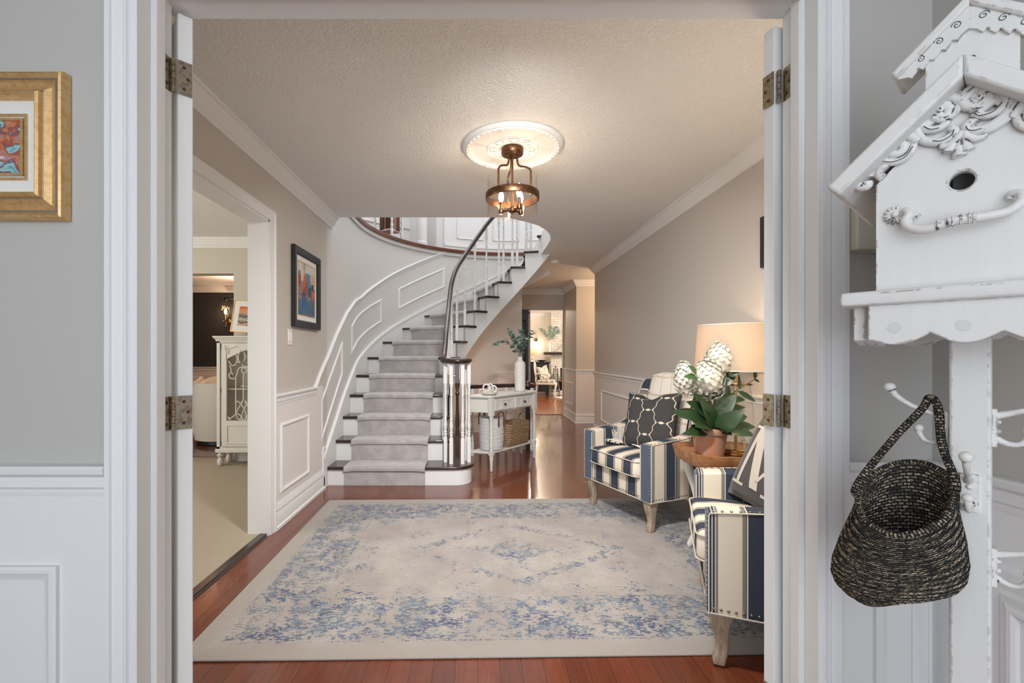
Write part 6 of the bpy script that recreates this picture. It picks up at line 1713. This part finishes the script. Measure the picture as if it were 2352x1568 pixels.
rbox(MB(), -.25, .25, -.26, .21, .43, .49, .03, .01).build('seat_cushion', 'toile', fc, smooth=60)
loop = [Vector((.25 * math.cos(2 * pi * k / 32), .25 + .10 * (.72 + .26 * math.sin(2 * pi * k / 32) - .5), .72 + .245 * math.sin(2 * pi * k / 32) * (1 if math.sin(2 * pi * k / 32) > 0 else .95))) for k in range(32)]
MB().tube(loop, .020, 8, closed=True).tube([(-.18, .25, .42), (-.19, .26, .56)], .018, 8).tube([(.18, .25, .42), (.19, .26, .56)], .018, 8).build('back_frame', 'cream_fabric', fc, smooth=60)
rows = [[Vector((0, .272, .72)) + (p - Vector((0, .272, .72))) * f + Vector((0, s_, 0)) for p in loop + loop[:1]] for f, s_ in ((.0, .03), (.6, .025), (.95, .008), (.95, -.012), (.5, -.03), (0, -.032))]
MB().grid(rows).build('back_panel', 'cane_grey', fc, smooth=60)
tp = thing('printed_pillow', 'cream printed pillow on the carved french chair', 'pillow'); bpy.context.view_layer.update()
tp.matrix_world = chair_T(fc, .02, .06, .68, 14, 8, -38)
mb = MB(); pillow(mb, .42, .40, .14, 10, peak=.18); mb.build('pillow_cover', 'toile', tp, smooth=80)
# fire tools, bucket and sheepskin
ft = thing('fire_tool_stand', 'black iron fire tool stand on the white hearth', 'fire tools', (2.32, 13.52, .126))
MB().lathe([(0, 0), (.10, 0), (.10, .012), (0, .015)], 20).tube([(0, 0, .01), (0, 0, .68)], .009, 8).ball((0, 0, .70), .022).build('stand', 'black', ft, smooth=50)
for k in range(4):
    a = 2 * pi * k / 4 + .5; c_, s_ = .075 * math.cos(a), .075 * math.sin(a)
    MB().tube([(0, 0, .60), (c_, s_, .61)], .005, 6).tube([(c_, s_, .10), (c_, s_, .62)], .006, 6).ball((c_, s_, .63), .014, 8, 6).box(c_ - .03, c_ + .03, s_ - .006, s_ + .006, .03, .12).build('fire_tool', 'black', ft, smooth=50)
lg = thing('log_holder', 'black scrolled iron log holder behind the french chair', 'log holder', (2.245, 13.16, 0))
mb = MB()
for s in (-1, 1):
    for x in (-.10, .10): mb.tube(crom([(x, s * .10, 0), (x * 1.2, s * .11, .25), (x, s * .10, .5), (x * .6, s * .1, .62)], 5), .008, 6)
    for z in (.12, .40): mb.tube([(-.11, s * .105, z), (.11, s * .105, z)], .007, 6)
    mb.tube([Vector((x, s * .105, z)) for x, z in spiral((0, .26), .09, .02, 0, 1.5, 24)], .006, 6)
for z in (.12, .40):
    for x in (-.11, .11): mb.tube([(x, -.105, z), (x, .105, z)], .007, 6)
mb.build('iron_frame', 'black', lg, smooth=50)
fb_ = thing('kindling_bucket', 'black bucket of orange kindling at the right of the hearth', 'bucket', (2.52, 13.50, .126))
MB().lathe([(0, 0), (.085, 0), (.115, .25), (.118, .26), (.11, .26), (.08, .02), (0, .02)], 24).build('pail', 'black', fb_, smooth=40)
MB().tube([(.115 * math.cos(pi * k / 12), 0, .25 + .13 * math.sin(pi * k / 12)) for k in range(13)], .005, 6).build('bail_handle', 'orange', fb_, smooth=60)
mb = MB()
random.seed(2)
for k in range(12):
    a = random.uniform(0, 6.28); mb.tube([(.03 * math.cos(a), .03 * math.sin(a), .1), (.085 * math.cos(a), .085 * math.sin(a), .27 + random.uniform(0, .05))], .014, 6)
mb.build('kindling', 'orange', fb_, smooth=40)['kind'] = 'stuff'
pts = []
random.seed(4)
outl_ = [(.42 * math.cos(2 * pi * k / 30) * (1 + .12 * math.sin(3 * 2 * pi * k / 30) + random.uniform(-.04, .04)), .30 * math.sin(2 * pi * k / 30) * (1 + .1 * math.cos(4 * 2 * pi * k / 30) + random.uniform(-.04, .04))) for k in range(30)]
rings = [[Vector((x * f, y * f, z)) for x, y in outl_] for f, z in ((1, 0), (1.02, .012), (.94, .028), (.6, .034), (.2, .036))]
tag(MB().loft(rings).build('sheepskin_rug', 'fur', smooth=60, loc=(2.55, 12.3, .001)), 'white sheepskin on the far room floor by the doorway', 'rug')
